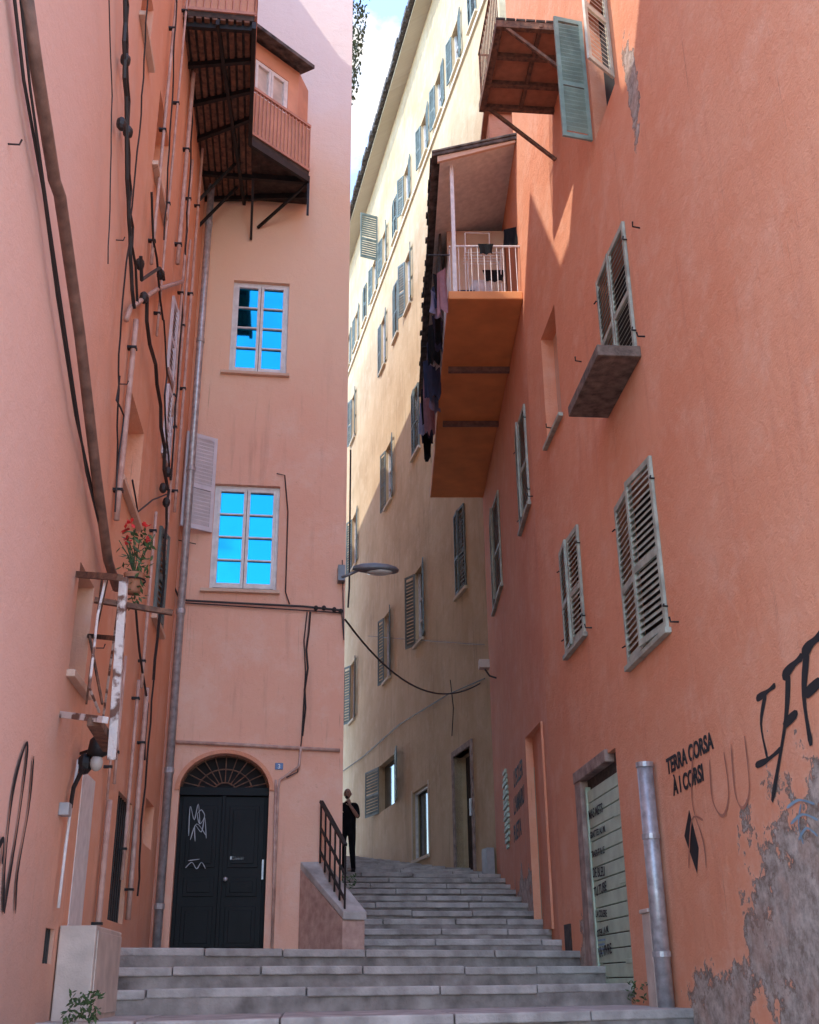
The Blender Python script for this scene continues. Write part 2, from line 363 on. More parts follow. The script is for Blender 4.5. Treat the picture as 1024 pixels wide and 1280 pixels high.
S=Part("stone_sill_slab",BR,m_slate,bevel=.012); S.box(R1,w1[0]-.12,w1[1]+.12,w1[2]-.2,w1[2]-.06,0,.5); S.done()
S=Part("window_sills",BR,m_shut,bevel=.006)
for fr,o in ((R1,w2),(R1,w3),(R1,niche),(R2,w4),(R2,w5)): S.box(fr,o[0]-.07,o[1]+.07,o[2]-.09,o[2]-.03,0,.07)
S.done()
S=Part("open_shutter_leaf_green",BR,m_shutg); leaf(S,R1,topw[1]+.02,topw[2],topw[3],.42,80,-1); S.done()
S=Part("open_shutter_leaf_pale",BR,m_shutt); leaf(S,R1,topw[0]-.02,topw[2]+.05,topw[3],.50,128,1); S.done()
# ---- upper balcony
ZB=12.7
K=Part("upper_balcony_beams",BR,m_rust,bevel=.005)
for uu in (11.9,12.45,13.0,13.5): K.box(R1,uu-.04,uu+.04,ZB-.13,ZB,0,1.15)
K.box(R1,11.85,13.56,ZB-.14,ZB-.01,1.08,1.18); K.box(R1,11.85,13.56,ZB-.1,ZB-.02,.5,.56)
for uu in (11.9,13.5): K.beam(R1.p(uu,ZB-.1,1.05),R1.p(uu,ZB-1.05,.03),.05)
for i in range(14):
    uu=11.9+i*.123; K.tube([R1.p(uu,ZB,1.15),R1.p(uu,ZB+1,1.15)],.011,5)
for i in range(9):
    nn=.1+i*.13; K.tube([R1.p(13.52,ZB,nn),R1.p(13.52,ZB+1,nn)],.011,5)
K.tube([R1.p(11.9,ZB+1,1.15),R1.p(13.52,ZB+1,1.15),R1.p(13.52,ZB+1,0)],.022,6)
K.done()
K=Part("upper_balcony_boards",BR,m_wood)
i=0.03
while i<1.15: K.box(R1,11.85,13.58,ZB,ZB+.035,i,i+.13); i+=.145
K.done()
K=Part("upper_balcony_vault",BR,m_terra); K.box(R1,11.94,12.41,ZB-.05,ZB-.01,0,1.08);K.box(R1,12.49,12.96,ZB-.05,ZB-.01,0,1.08);K.box(R1,13.04,13.46,ZB-.05,ZB-.01,0,1.08);K.done()
# ---- loggia on the far part
zl=11.15; e0=-.05; e1=R2LEN-.1; pn=1.32
K=Part("loggia_slab",BR,m_orangeplain,bevel=.02); K.box(R2,e0,e1,zl,zl+.17,0,pn); K.done()
K=Part("loggia_soffit_beams",BR,m_pipeb)
for uu in (2.3,4.6): K.box(R2,uu,uu+.1,zl-.1,zl-.001,0,pn-.12)
K.done()
K=Part("loggia_posts_and_rail",BR,m_white,bevel=.004)
K.box(R2,e0+.02,e0+.09,zl+.17,zl+3.0,pn-.16,pn-.09)
K.tube([R2.p(e0+.04,zl+1.15,pn-.1),R2.p(e0+.04,zl+1.15,0)],.022,6)
K.tube([R2.p(e0+.04,zl+1.15,pn-.05),R2.p(4.5,zl+1.15,pn-.05)],.022,6)
for i in range(11): K.tube([R2.p(e0+.04,zl+.17,.08+i*.115),R2.p(e0+.04,zl+1.15,.08+i*.115)],.009,5)
for i in range(34): K.tube([R2.p(e0+.1+i*.13,zl+.17,pn-.05),R2.p(e0+.1+i*.13,zl+1.15,pn-.05)],.009,5)
K.done()
K=Part("loggia_rendered_wall",BR,m_niche)
K.box(R2,2.0,e1-.02,zl+.172,zl+3.0,.02,pn-.14); K.done()
K=Part("loggia_roof",BR,m_roof,bevel=.01)
def slope(P,u0,u1,za,zb,n0,n1,t):
    P.hexa([R2.p(u0,za,n0),R2.p(u1,za,n0),R2.p(u1,zb,n1),R2.p(u0,zb,n1),R2.p(u0,za+t,n0),R2.p(u1,za+t,n0),R2.p(u1,zb+t,n1),R2.p(u0,zb+t,n1)])
slope(K,-.3,e1+.2,zl+3.45,zl+2.95,-.3,pn+.25,.07)
for i in range(40):
    uu=-.32+i*.2; slope(K,uu,uu+.17,zl+3.5+rnd(0,.02),zl+3.0+rnd(0,.02),-.2,pn+.27+rnd(-.03,.04),.05)
K.done()
K=Part("loggia_ceiling",BR,m_white); slope(K,-.22,e1,zl+3.36,zl+2.9,.0,pn+.1,.04); K.done()
K=Part("loggia_fascia",BR,m_niche); slope(K,-.26,-.2,zl+3.32,zl+2.85,0,pn+.15,.14); K.done()
K=Part("timber_screen",BR,m_wood)
for i in range(26):
    uu=2.0+i*.2; K.box(R2,uu,uu+.16,zl+.9+rnd(-.1,.1),zl+2.95,pn-.02,pn+.02)
K.done()
K=Part("roof_dormer",BR,m_right2); K.box(R2,.8,3.2,H2+.1,H2+1.5,-.9,.35); K.done()
K=Part("roof_dormer_cap",BR,m_terra,bevel=.01); K.box(R2,.7,3.3,H2+1.5,H2+1.62,-1.0,.45); K.done()
LD=empty("laundry")
def cloth(P,a,b,h,amp=.04,n=7,m=6):
    a=Vector(a);b=Vector(b); side=(b-a).cross(Z).normalized(); g=[]
    ph=rnd(0,6)
    for j in range(m+1):
        row=[]
        for i in range(n+1):
            t=i/n; s=j/m; row.append(a.lerp(b,t)-Z*(h*s*(1+.06*math.sin(i*2+ph)))+side*amp*s*math.sin(t*9+ph+s*1.5)+(b-a)*(.12*math.sin(s*4+ph)*(t-.5)))
        g.append(row)
    for j in range(m):
        for i in range(n): P.face([g[j][i],g[j][i+1],g[j+1][i+1],g[j+1][i]])
mats=[m_cb,m_cp,m_cl,m_black,m_cg,m_cb]
parts=[Part("garment_%d"%i,LD,mm,smooth=True) for i,mm in enumerate(mats)]
k=0; uu=.1
while uu<6.4:
    n0_=pn+rnd(.0,.08); wd=rnd(.14,.3); top=zl+rnd(.75,1.05)
    cloth(parts[(1,3,0,2,3,0,3,4,0,3,0,2)[k%12]],R2.p(uu,top,n0_),R2.p(uu+rnd(-.25,.3),top,n0_+wd),(rnd(.5,.95) if k%4 else 1.2)*(.75 if k<5 else 1.1),.05); uu+=.36;k+=1
for i in range(3):
    cloth(parts[(3,4,0)[i]],R2.p(.5,zl+1.0-.22*i,.25+.25*i),R2.p(.5,zl+1.0-.22*i,.62+.25*i),.25,.02)
cloth(parts[3],R2.p(.2,zl+1.75,.0),R2.p(.3,zl+1.75,.25),.4,.03)
cloth(parts[3],R2.p(-.06,zl+1.17,.5),R2.p(-.06,zl+1.17,.75),.22,.02)
for p_ in parts: p_.done()
K=Part("clothes_line",LD,m_cable)
for nn in (.14,.3): K.tube([R2.p(.05,zl+1.0,pn+nn),R2.p(6.6,zl+1.0,pn+nn)],.006,4)
for uu in (.05,3.2,6.6): K.tube([R2.p(uu,zl+1.0,pn+.35),R2.p(uu,zl+1.0,pn-.05)],.012,4)
K.done()
DR=empty("drying_rack"); K=Part("rack_wires",DR,m_white)
for nn in (.3,.9):
    K.tube([R2.p(.35,zl+.18,nn),R2.p(.75,zl+1.35,nn)],.01,5); K.tube([R2.p(.75,zl+.18,nn),R2.p(.35,zl+1.35,nn)],.01,5)
for i in range(5): K.tube([R2.p(.38+i*.09,zl+1.3,.25),R2.p(.38+i*.09,zl+1.3,.98)],.006,4)
K.tube([R2.p(.4,zl+1.3,.5),R2.p(.4,zl+1.75,.5),R2.p(.4,zl+1.75,.95),R2.p(.4,zl+1.3,.95)],.01,5); K.done()
# ---- doors on right wall
K=Part("plank_door",BR,m_gdoor,bevel=.006)
du0,du1,dz0,dz1=dr; dd=.03
nb=15
for i in range(nb):
    za=dz0+.05+(dz1-.30-dz0)*i/nb; zb=dz0+.05+(dz1-.30-dz0)*(i+1)/nb-.012
    K.box(R1,du0+.06,du1-.26,za,zb,-dd-.04+.002*(i%2),-dd)
K.done()
K=Part("plank_door_back",BR,m_wood); K.box(R1,du0,du1,dz0,dz1,-.49,-dd-.045); K.done()
K=Part("plank_door_frame",BR,m_gdoor,bevel=.004); K.box(R1,du0,du0+.055,dz0,dz1-.2,-dd-.05,-dd+.02); K.box(R1,du1-.32,du1-.265,dz0,dz1-.2,-dd-.05,-dd+.02)
for zz in (dz0+.35,dz0+1.2,dz1-.75): K.box(R1,du0+.06,du0+.35,zz,zz+.05,-dd+.001,-dd+.012)
K.done()
K=Part("stone_door_surround",BR,m_jamb,bevel=.012)
K.box(R1,du1-.2,du1+.1,dz0,dz1-.1,-.2,.035); K.box(R1,du0+.35,du1+.12,dz1-.1,dz1+.05,-.2,.045); K.done()
lines=["MAS METS","GRATTES AU M.","TRADUT & LE","DE BLEU","TU TUBE","LA COLERE","OTEA LA M.","VA VIVRE"]
for i,s_ in enumerate(lines):
    textobj("door_writing_%d"%i,BR,s_,R1,du1-.36,dz1-.62-i*.235,.16 if len(s_)<9 else .11,m_ink,-1,n=-dd+.014,rot=rnd(-4,4),off=.002)
G=Part("blue_writing",BR,m_inkb)
for i in range(4):
    zz=dz0+.62-.05*i; G.box(R1,du1-.75+.05*i,du1-.4,zz,zz+.022,-dd+.012,-dd+.015)
G.done()
K=Part("far_door",BR,m_gdoor,bevel=.005)
for i in range(18):
    za=dr2[2]+i*(dr2[3]-.5-dr2[2])/18; K.box(R1,dr2[0],dr2[1],za,za+.16,-.16,-.12)
K.done()
K=Part("far_door_back",BR,m_niche); K.box(R1,dr2[0],dr2[1],dr2[2],dr2[3],-.34,-.21); K.done()
K=Part("basement_hatch",BR,m_wood)
u,z=R1.hit(711,1170); K.box(R1,u-.18,u+.18,z-.35,z+.15,0,.02); K.done()
K=Part("oval_shutter",BR,m_gdoor); fr=R1 if R1.hit(634,1010)[0]<UE else R2
u,z=fr.hit(634,1010)
ow,oh=.42,.78
for i in range(14):
    zz=-oh+i*(2*oh/14); hw=ow*math.sqrt(max(0.03,1-((abs(zz+.04)/oh)**4))); K.box(fr,u-hw,u+hw,z+zz,z+zz+.075,0,.03+.01*(i%2))
K.done()
for i,s_ in enumerate(["L'ECLER","L'AMARU","PUETA"]):
    u,z=fr.hit(643,985+34*i); textobj("graffiti_words_%d"%i,BR,s_,fr,u,z,.42,m_ink,-1,shear=.2,off=.008)
G=Part("graffiti_letters",BR,m_ink)
for pts,w in (([(958,866),(952,905),(960,948)],.06),([(946,874),(958,866),(970,856)],.06),([(945,957),(960,950),(978,935)],.055),
    ([(986,838),(983,900),(966,1002)],.085),([(979,847),(992,832),(1004,820)],.085),([(980,907),(998,890)],.075),
    ([(1010,810),(1006,870),(1015,932)],.095),([(1004,820),(1015,805),(1028,793)],.10),([(1007,869),(1028,850)],.085)):
    stroke(G,R1,pts,w)
q=[R1.hit(*p) for p in ((862,1012),(856,1045),(872,1092),(874,1060))]
G.face([R1.p(*p,.004) for p in q]); G.done()
G=Part("faded_graffiti",BR,m_inkg)
for pts in ([(868,925),(866,1000),(880,1050),(884,1085)],[(888,950),(892,1000),(905,1020),(912,990),(906,940)],[(915,930),(920,990),(930,1010),(938,985),(932,920)],[(862,1085),(866,1025),(880,1025)]): stroke(G,R1,pts,.03)
G.done()
G=Part("blue_scribble",BR,m_inkb)
for pts in ([(985,1010),(1000,1000),(1020,1005)],[(990,1030),(1005,1018),(1024,1025)],[(1000,1050),(1010,1035),(1024,1045)],[(1003,1005),(1000,1030),(1006,1055)]): stroke(G,R1,pts,.025)
G.done()
u,z=R1.hit(835,968); textobj("graffiti_terra_corsa",BR,"TERRA CORSA",R1,u,z,.21,m_ink,-1,n=.006,off=.007)
u,z=R1.hit(843,994); textobj("graffiti_a_i_corsi",BR,"À I CORSI",R1,u,z,.21,m_ink,-1,n=.006,off=.007)
DP=empty("galvanised_downpipe"); K=Part("pipe",DP,m_zinc,smooth=True)
u,z=R1.hit(808,955,.1); ub,zb=R1.hit(832,1245,.1); um=(u+ub)/2
K.tube([R1.p(um,zb-.3,.11),R1.p(um,z,.11)],.082,16); K.done()
K=Part("collar_and_brackets",DP,m_zinc,smooth=False)
for zz in (z-.03,z-.75,zb+.35): K.tube([R1.p(um,zz,.11),R1.p(um,zz+.05,.11)],.092,16)
K.done()
EB=empty("electrical_box"); K=Part("cabinet",EB,m_beige,bevel=.012); 
r=R1.rect(800,817,1142,1240,.1); uc=um+.35; K.box(R1,uc-.13,uc+.13,r[2]-.15,r[3],0.0,.14); K.done()
K=Part("cabinet_lid",EB,m_beige,bevel=.01); K.box(R1,uc-.15,uc+.15,r[3],r[3]+.04,0,.16); K.done()
# ================================================================= CREAM BUILDING
BC=empty("cream_apartment_building")
ztop=C.hit(540,0)[1]
CL=26.0
def cu(x,y): return C.hit(x,y)[0]
row1=[(576,688),(524,750),(484,805),(441,870)]
row2=[(520,528),(486,594),(443,672)]
row3=[(510,357),(495,395),(479,430),(442,510),(449,380)]
row4=[(570,80),(548,120),(530,170),(508,225),(494,265)]
z1=[C.hit(x,y)[1] for x,y in row1]
z2_=[C.hit(x,y)[1] for x,y in row2]; z3_=[C.hit(x,y)[1] for x,y in row3]; z4_=[C.hit(x,y)[1] for x,y in row4]
z1a=sum(z1)/len(z1); z2a=sum(z2_)/3; z3a=sum(z3_[:4])/4; z4a=sum(z4_)/5
W_=[]
for x,y in row1: W_.append((cu(x,y),z1a,1.0,2.3))
for x,y in row2: W_.append((cu(x,y),z2a,1.0,2.3))
for x,y in row3[:4]: W_.append((cu(x,y),z3a,.8,2.2))
us4=[cu(x,y) for x,y in row4]; 
k=us4[-1]
while k<CL-2: 
    k+=2.0; us4.append(k)
us4.append(us4[0]-1.9)
for k in us4: W_.append((k,z4a,.8,1.7))
g1=C.rect(474,494,950,1010); g2=C.rect(516,536,985,1072)
dC=C.rect(570,592,938,1112)
dC=(max(.35,dC[0]),max(1.3,dC[1]),dC[2]-.2,dC[3])
opsC=[(u-w/2,u+w/2,z-h/2,z+h/2,.22) for u,z,w,h in W_]+[g1+(.22,),g2+(.22,),dC+(.4,)]
wall("facade_wall",BC,C,-3.2,CL,-2,ztop,opsC,m_cream)
K=Part("string_course",BC,m_creamtop,bevel=.01); K.box(C,-3.2,CL,z4a-1.35,z4a-1.2,0,.07); K.done()
K=Part("eaves",BC,m_creamtop); K.box(C,-3.6,CL,ztop,ztop+.12,-1,.55)
K.done()
K=Part("roof_edge",BC,m_roof); K.box(C,-3.7,CL,ztop+.12,ztop+.3,-7,.66)
for i in range(60): K.box(C,-3.6+i*.5,-3.2+i*.5,ztop+.1,ztop+.34,.6,.74+rnd(-.03,.03))
K.done()
K=Part("end_walls",BC,m_cream)
K.face([C.p(-3.2,-2),C.p(-3.2,ztop),C.p(-3.2,ztop,-8),C.p(-3.2,-2,-8)]); K.face([C.p(CL,-2),C.p(CL,ztop),C.p(CL,ztop,-8),C.p(CL,-2,-8)]); K.done()
K=Part("window_interiors",BC,m_glassd)
for o in opsC: 
    t=o[4]-.02; K.face([C.p(o[0],o[2],-t),C.p(o[1],o[2],-t),C.p(o[1],o[3],-t),C.p(o[0],o[3],-t)])
K.done()
S=Part("shutters",BC,m_shutc); S2=Part("sills",BC,m_creamtop); S3=Part("window_frames",BC,m_white)
for i,(u,z,w,h) in enumerate(W_):
    S2.box(C,u-w/2-.08,u+w/2+.08,z-h/2-.1,z-h/2-.02,0,.09)
    if i in (0,4,8) or (i>12 and i%3==0):
        leaf(S,C,u-w/2,z-h/2,z+h/2,w/2,4,1,n=.01,slat=.11); leaf(S,C,u+w/2,z-h/2,z+h/2,w/2,6,-1,n=.01,slat=.11)
    else:
        a=rnd(165,178); leaf(S,C,u-w/2,z-h/2,z+h/2,w/2,a,1,slat=.11); leaf(S,C,u+w/2,z-h/2,z+h/2,w/2,rnd(150,177),-1,slat=.11)
    S3.box(C,u-.03,u+.03,z-h/2,z+h/2,-.18,-.12); S3.box(C,u-w/2,u-w/2+.06,z-h/2,z+h/2,-.18,-.1); S3.box(C,u+w/2-.06,u+w/2,z-h/2,z+h/2,-.18,-.1)
    for q in (.3,.6): S3.box(C,u-w/2,u+w/2,z-h/2+h*q,z-h/2+h*q+.04,-.175,-.125)
leaf(S,C,g1[0],g1[2],g1[3],(g1[1]-g1[0])/2,170,1,slat=.1); leaf(S,C,g1[1],g1[2],g1[3],(g1[1]-g1[0])/2,170,-1,slat=.1)
o=g2; S3.box(C,o[0],o[0]+.06,o[2],o[3],-.15,-.08); S3.box(C,o[1]-.06,o[1],o[2],o[3],-.15,-.08); S3.box(C,o[0]+.06,o[1]-.06,o[3]-.06,o[3],-.15,-.082)
S2.box(C,o[0]-.08,o[1]+.08,o[2]-.08,o[2],-.05,.05); S2.box(C,o[0]-.08,o[0],o[2],o[3]+.08,-.05,.02); S2.box(C,o[1],o[1]+.08,o[2],o[3]+.08,-.05,.02)
u,z=C.hit(473,298); leaf(S,C,u,z-1.1,z+1.1,.75,80,-1,slat=.11)
S.done();S2.done();S3.done()
K=Part("door_surround",BC,m_jamb,bevel=.01); K.box(C,dC[0]-.14,dC[0],dC[2],dC[3]+.15,-.2,.05); K.box(C,dC[1],dC[1]+.14,dC[2],dC[3]+.15,-.2,.05); K.box(C,dC[0],dC[1],dC[3],dC[3]+.15,-.2,.05); K.done()
K=Part("entry_door",BC,m_wood,bevel=.01); K.box(C,dC[0],dC[1],dC[2],dC[3],-.36,-.3); K.done()
K=Part("facade_cables",BC,m_cable)
K.tube(fpts(C,[(427,965),(455,945),(500,905),(560,868),(606,848)],.05),.016,5)
K.tube(fpts(C,[(460,795),(520,800),(606,806)],.05),.010,4)
K.tube(fpts(C,[(565,920),(567,885),(563,850)],.05),.014,5)
K.done()
K=Part("intercom",BC,m_grey,bevel=.006); u,z=C.hit(580,1015,0); K.box(C,dC[0]-.1,dC[0]+.02,z-.2,z+.2,.05,.09); K.done()
GB=empty("meter_cabinet"); K=Part("cabinet",GB,m_grey,bevel=.01); u,z=C.hit(600,1085,.1); u=.25; K.box(C,u-.2,u+.2,z-.45,z+.35,0.03,.2); K.done()
K=Part("door",GB,m_grey,bevel=.006); K.box(C,u-.17,u+.17,z-.4,z+.3,.2,.215); K.done()
# ================================================================= PINK TOWER
BT=empty("pink_townhouse"); HT=23.0
wu=T.rect(289,360,352,467); wl=T.rect(265,348,606,738); dt=T.rect(219,334,940,1186); dt=(dt[0],dt[1],.30,dt[3]-.02)
rad=(dt[1]-dt[0])/2; zs=dt[3]-rad*.82
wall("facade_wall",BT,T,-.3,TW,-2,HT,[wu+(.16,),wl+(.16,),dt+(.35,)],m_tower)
K=Part("arch_spandrels",BT,m_tower); K2=Part("arch_moulding",BT,m_right2,smooth=False)
uc=(dt[0]+dt[1])/2; ns=20
arc=[(uc-rad*math.cos(math.pi*i/ns),zs+rad*.82*math.sin(math.pi*i/ns)) for i in range(ns+1)]
for i in range(ns):
    a,b=arc[i],arc[i+1]
    K.face([T.p(a[0],a[1],-.002),T.p(b[0],b[1],-.002),T.p(b[0],dt[3],-.002),T.p(a[0],dt[3],-.002)],[a,b,(b[0],dt[3]),(a[0],dt[3])])
    K.face([T.p(a[0],a[1],-.002),T.p(b[0],b[1],-.002),T.p(b[0],b[1],-.3),T.p(a[0],a[1],-.3)],[a,b,b,a])
    def off(q,r): 
        return (uc+(q[0]-uc)*r,zs+(q[1]-zs)*r)
    A1,B1=off(a,1.1),off(b,1.1)
    K2.hexa([T.p(*a,0),T.p(*b,0),T.p(*B1,0),T.p(*A1,0),T.p(*a,.03),T.p(*b,.03),T.p(*B1,.03),T.p(*A1,.03)])
K.done(); K2.done()
K=Part("arched_door",BT,m_door,bevel=.006)
K.box(T,dt[0],dt[1],dt[2],zs+.02,-.27,-.2)
for s0,s1 in ((dt[0]+.05,uc-.01),(uc+.01,dt[1]-.05)):
    K.box(T,s0,s1,dt[2]+.06,zs-.06,-.2,-.165)
    hh=zs-.06-dt[2]-.06
    for a,b in ((.05,.3),(.36,.48),(.54,.94)):
        z0_,z1_=dt[2]+.06+hh*a,dt[2]+.06+hh*b
        K.box(T,s0+.07,s1-.07,z0_,z1_,-.165,-.15); K.box(T,s0+.12,s1-.12,z0_+.05,z1_-.05,-.15,-.14)
K.box(T,dt[0],dt[1],zs-.05,zs+.06,-.2,-.12)
K.box(T,uc-.025,uc+.025,dt[2]+.05,zs-.05,-.165,-.13)
K.done()
K=Part("fanlight_back",BT,m_dark); K.face([T.p(dt[0],zs,-.25),T.p(dt[1],zs,-.25),T.p(dt[1],dt[3],-.25),T.p(dt[0],dt[3],-.25)]); K.done()
K=Part("fanlight_grille",BT,m_rust)
for i in range(1,12):
    a=math.pi*i/12; K.tube([T.p(uc-math.cos(a)*rad*.25,zs+math.sin(a)*rad*.2,-.15),T.p(uc-math.cos(a)*rad,zs+math.sin(a)*rad*.82,-.15)],.008,5)
for q in (.25,.62,.97): K.tube([T.p(uc-math.cos(math.pi*i/16)*rad*q,zs+math.sin(math.pi*i/16)*rad*.82*q,-.15) for i in range(17)],.010,5)
K.done()
K=Part("door_handles",BT,m_zinc); K.ball(T.p(uc+.07,dt[2]+1.0,-.12),.03); K.box(T,uc+.12,uc+.3,dt[2]+1.25,dt[2]+1.29,-.165,-.14); K.box(T,dt[1]+.0-.06,dt[1]-.035,dt[2]+1.0,dt[2]+1.25,-.16,-.13); K.done()
G=Part("door_graffiti",BT,m_inkw)
TD=Frame(T.p(0,0,-.128),T.U,T.N)
for pts in ([(236,1045),(238,1008),(243,1025),(248,1005),(250,1030)],[(252,1012),(256,1020),(250,1030),(247,1018),(252,1012)],[(238,1050),(246,1030),(258,1045)],[(244,1052),(244,1032),(252,1040),(256,1022),(258,1048)],[(232,1085),(240,1078),(246,1086),(252,1078),(257,1086)],[(235,1076),(250,1074)]): stroke(G,TD,pts,.012)
G.done()
casement(BT,T,wu,.10,4,nm="upper_window"); casement(BT,T,wl,.10,4,nm="lower_window")
K=Part("window_sills",BT,m_niche,bevel=.006)
for o in (wu,wl): K.box(T,o[0]-.12,o[1]+.05,o[2]-.05,o[2],-.05,.07)
K.done()
K=Part("interior_dark",BT,m_dark)
for o in (wu,wl): K.face([T.p(o[0],o[2],-.155),T.p(o[1],o[2],-.155),T.p(o[1],o[3],-.155),T.p(o[0],o[3],-.155)])
K.done()
S=Part("lilac_shutter",BT,m_shutw); 
sr=T.rect(228,270,542,660,.2); leaf(S,T,wl[0]-.0,sr[2],sr[3],.5,152,1,n=.05,slat=.06); S.done()
K=Part("shutter_stay",BT,m_iron); K.tube(fpts(T,[(215,550),(245,552)],.1),.008,4); K.tube(fpts(T,[(222,675),(245,680)],.1),.008,4); K.done()
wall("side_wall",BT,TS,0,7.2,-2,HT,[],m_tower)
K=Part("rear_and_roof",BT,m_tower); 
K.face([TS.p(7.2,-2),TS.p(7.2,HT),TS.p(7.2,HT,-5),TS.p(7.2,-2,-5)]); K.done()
K=Part("roof",BT,m_roof); K.prism([T.p(-.4,0,.25),T.p(TW+.25,0,.25),TS.p(7.4,0,.2),TS.p(7.4,0,-5)],HT,HT+.2); K.done()
K=Part("wall_cables",BT,m_cable)
K.tube(fpts(T,[(208,640),(212,720),(225,750),(300,754),(380,758),(428,763)],.05),.016,6)
K.tube(fpts(T,[(222,753),(300,758),(380,763),(425,766)],.04),.009,5)
K.tube(fpts(T,[(388,765),(386,790),(383,812),(385,835),(381,862),(382,885),(378,920)],.05),.015,6)
K.tube(fpts(T,[(384,765),(380,800),(382,840),(377,925),(372,965),(358,972)],.04),.009,5)
K.tube(fpts(T,[(346,592),(356,594),(360,640),(357,740),(362,755)],.04),.010,5)
K.tube([T.p(TW,T.hit(426,760)[1],.04)+T.U*.04,TS.p(.02,T.hit(426,735)[1],.06),TS.p(.05,T.hit(426,560)[1],.06)],.014,5)
K.tube(fpts(T,[(428,700),(430,800),(427,762)],.06),.010,4)
for x,y in ((395,760),(405,760),(418,762),(426,764)):
    u,z=T.hit(x,y,.05); K.ball(T.p(u,z,.05),.035,.03,.04,8,6)
K.done()
K=Part("conduit",BT,m_pipe,smooth=True)
K.tube(fpts(T,[(210,927),(300,931),(425,938)],.04),.025,8); K.tube(fpts(T,[(376,936),(374,958),(350,975),(348,985),(340,1186)],.045),.018,8); K.tube(fpts(T,[(345,975),(340,1186)],.06),.016,6); K.done()
HN=empty("house_number_sign"); K=Part("plate",HN,m_plate,bevel=.004); u,z=T.hit(349,958); K.box(T,u-.055,u+.055,z-.045,z+.045,.002,.014); K.done()
textobj("digit",HN,"3",T,u-.022,z-.03,.085,m_platew,1,n=.017)
SL=empty("street_lamp")
lampP=lambda x,y: (lambda f: f.p(*f.hit(x,y)))(Frame(T.p(0,0,.15),T.U,T.N))
K=Part("bracket_arm",SL,m_lamp,smooth=True); K.tube([lampP(427,722),lampP(437,718),lampP(450,712)],.022,8); K.done()
K=Part("wall_plate",SL,m_lamp); q=T.hit(424,720); K.box(T,TW-.12,TW-.02,q[1]-.12,q[1]+.12,0,.16); K.done()
K=Part("lamp_head",SL,m_lamp,smooth=True)
pa,pb=lampP(441,711),lampP(498,714); ax=(pb-pa); ln=ax.length; ax.normalize(); yy=Z.cross(ax).normalized()
prof=[(0,.03,.03),(.06,.07,.055),(.2,.10,.085),(.45,.15,.10),(.75,.15,.09),(.93,.11,.06),(1,.05,.03)]
base=len(K.v); sd=14
for t,wy,hz in prof:
    c=pa+ax*ln*t
    for j in range(sd):
        a=2*math.pi*j/sd; s_=math.sin(a); K.v.append(c+yy*wy*math.cos(a)+Z*(hz*s_ if s_>0 else hz*.45*s_))
for k in range(len(prof)-1):
    for j in range(sd):
        j2=(j+1)%sd; K.f.append((base+k*sd+j,base+k*sd+j2,base+(k+1)*sd+j2,base+(k+1)*sd+j)); K.uv.append(None)
K.f.append(tuple(base+j for j in range(sd))); K.uv.append(None); K.f.append(tuple(base+(len(prof)-1)*sd+j for j in range(sd))); K.uv.append(None); K.done()
K=Part("lens",SL,m_lens,smooth=True); K.ball(pa+ax*ln*.58-Z*.032,ln*.3,.11,.042,14,8); K.done()
OC=empty("overhead_cable"); K=Part("cable",OC,m_cable)
a=T.p(TW,T.hit(426,775)[1],.03); ue,ze=R2.hit(604,852,.05); b=R2.p(ue,ze,.05)
pts=[]
for i in range(25):
    t=i/24; p_=a.lerp(b,t); p_.z-=1.35*4*t*(1-t)*.5*(1.2-.4*t); pts.append(p_)
K.tube(pts,.016,5); K.tube([b,R2.p(ue-.05,ze+.3,.06),R2.p(ue,ze+.5,.06)],.02,5); K.tube([b,R2.p(ue+.4,ze-.45,.08),R2.p(ue+.9,ze-.5,.1)],.03,5); K.tube([b,R2.p(ue-.3,ze-.3,.06),R2.p(ue-.2,ze-.9,.06)],.02,5)
K.done()
FL=empty("floodlight"); K=Part("housing",FL,m_beige,bevel=.01); u,z=R2.hit(606,831,.25); K.box(R2,u-.12,u+.12,z-.09,z+.1,.15,.38); K.done(); K=Part("arm",FL,m_cable); K.tube([R2.p(u,z-.1,.25),R2.p(u,z-.25,.15),R2.p(u,z-.3,0)],.02,6); K.done()
# ---- corner balcony
CB=empty("corner_balcony"); zc=T.hit(385,257)[1]
poly=[hitz(*p,zc) for p in ((264,22),(318,28),(313,175),(386,222))]
lw=[L.p((poly[0]-L.O).dot(L.U),zc,-.02)]
pc=[lw[0],poly[1],poly[2],poly[3],T.p(min((poly[3]-T.O).dot(T.U)+.02,TW),zc,-.02),T.p(-.05,zc,-.02)]
K=Part("floor_boards",CB,m_wood); K.prism([(p.x,p.y) for p in pc],zc+.02,zc+.12); K.done()
K=Part("iron_joists",CB,m_iron)
for t in (0.03,.22,.42,.62,.82,.99):
    q0=pc[0].lerp(pc[5],t); q1=pc[1].lerp(pc[2],min(1,t*1.25)) if t<.8 else pc[3].lerp(pc[4],(t-.8)*3)
    K.beam(q0-Z*.04,q1-Z*.04,.06,.1)
K.beam(pc[1]-Z*.05,pc[2]-Z*.05,.06,.12); K.beam(pc[2]-Z*.05,pc[3]-Z*.05,.06,.12); K.beam(pc[0].lerp(pc[1],.5)-Z*.05,pc[5].lerp(pc[4],.4)-Z*.05,.05,.1)
for q,h in ((pc[3],.75),(pc[4],.6)):
    K.beam(q-Z*.05,q-Z*h,.035)
for q in (pc[0].lerp(pc[5],.75),pc[0].lerp(pc[5],.9)):
    K.beam(q+L.N*.6-Z*.05,q-Z*.9,.04)
K.beam(pc[3]-Z*.1,T.p(.9,zc-.55,.02),.04); K.beam(T.p(.8,zc-.1,.7),T.p(.8,zc-.8,.02),.04)
K.done()
K=Part("soffit_planks",CB,m_rust)
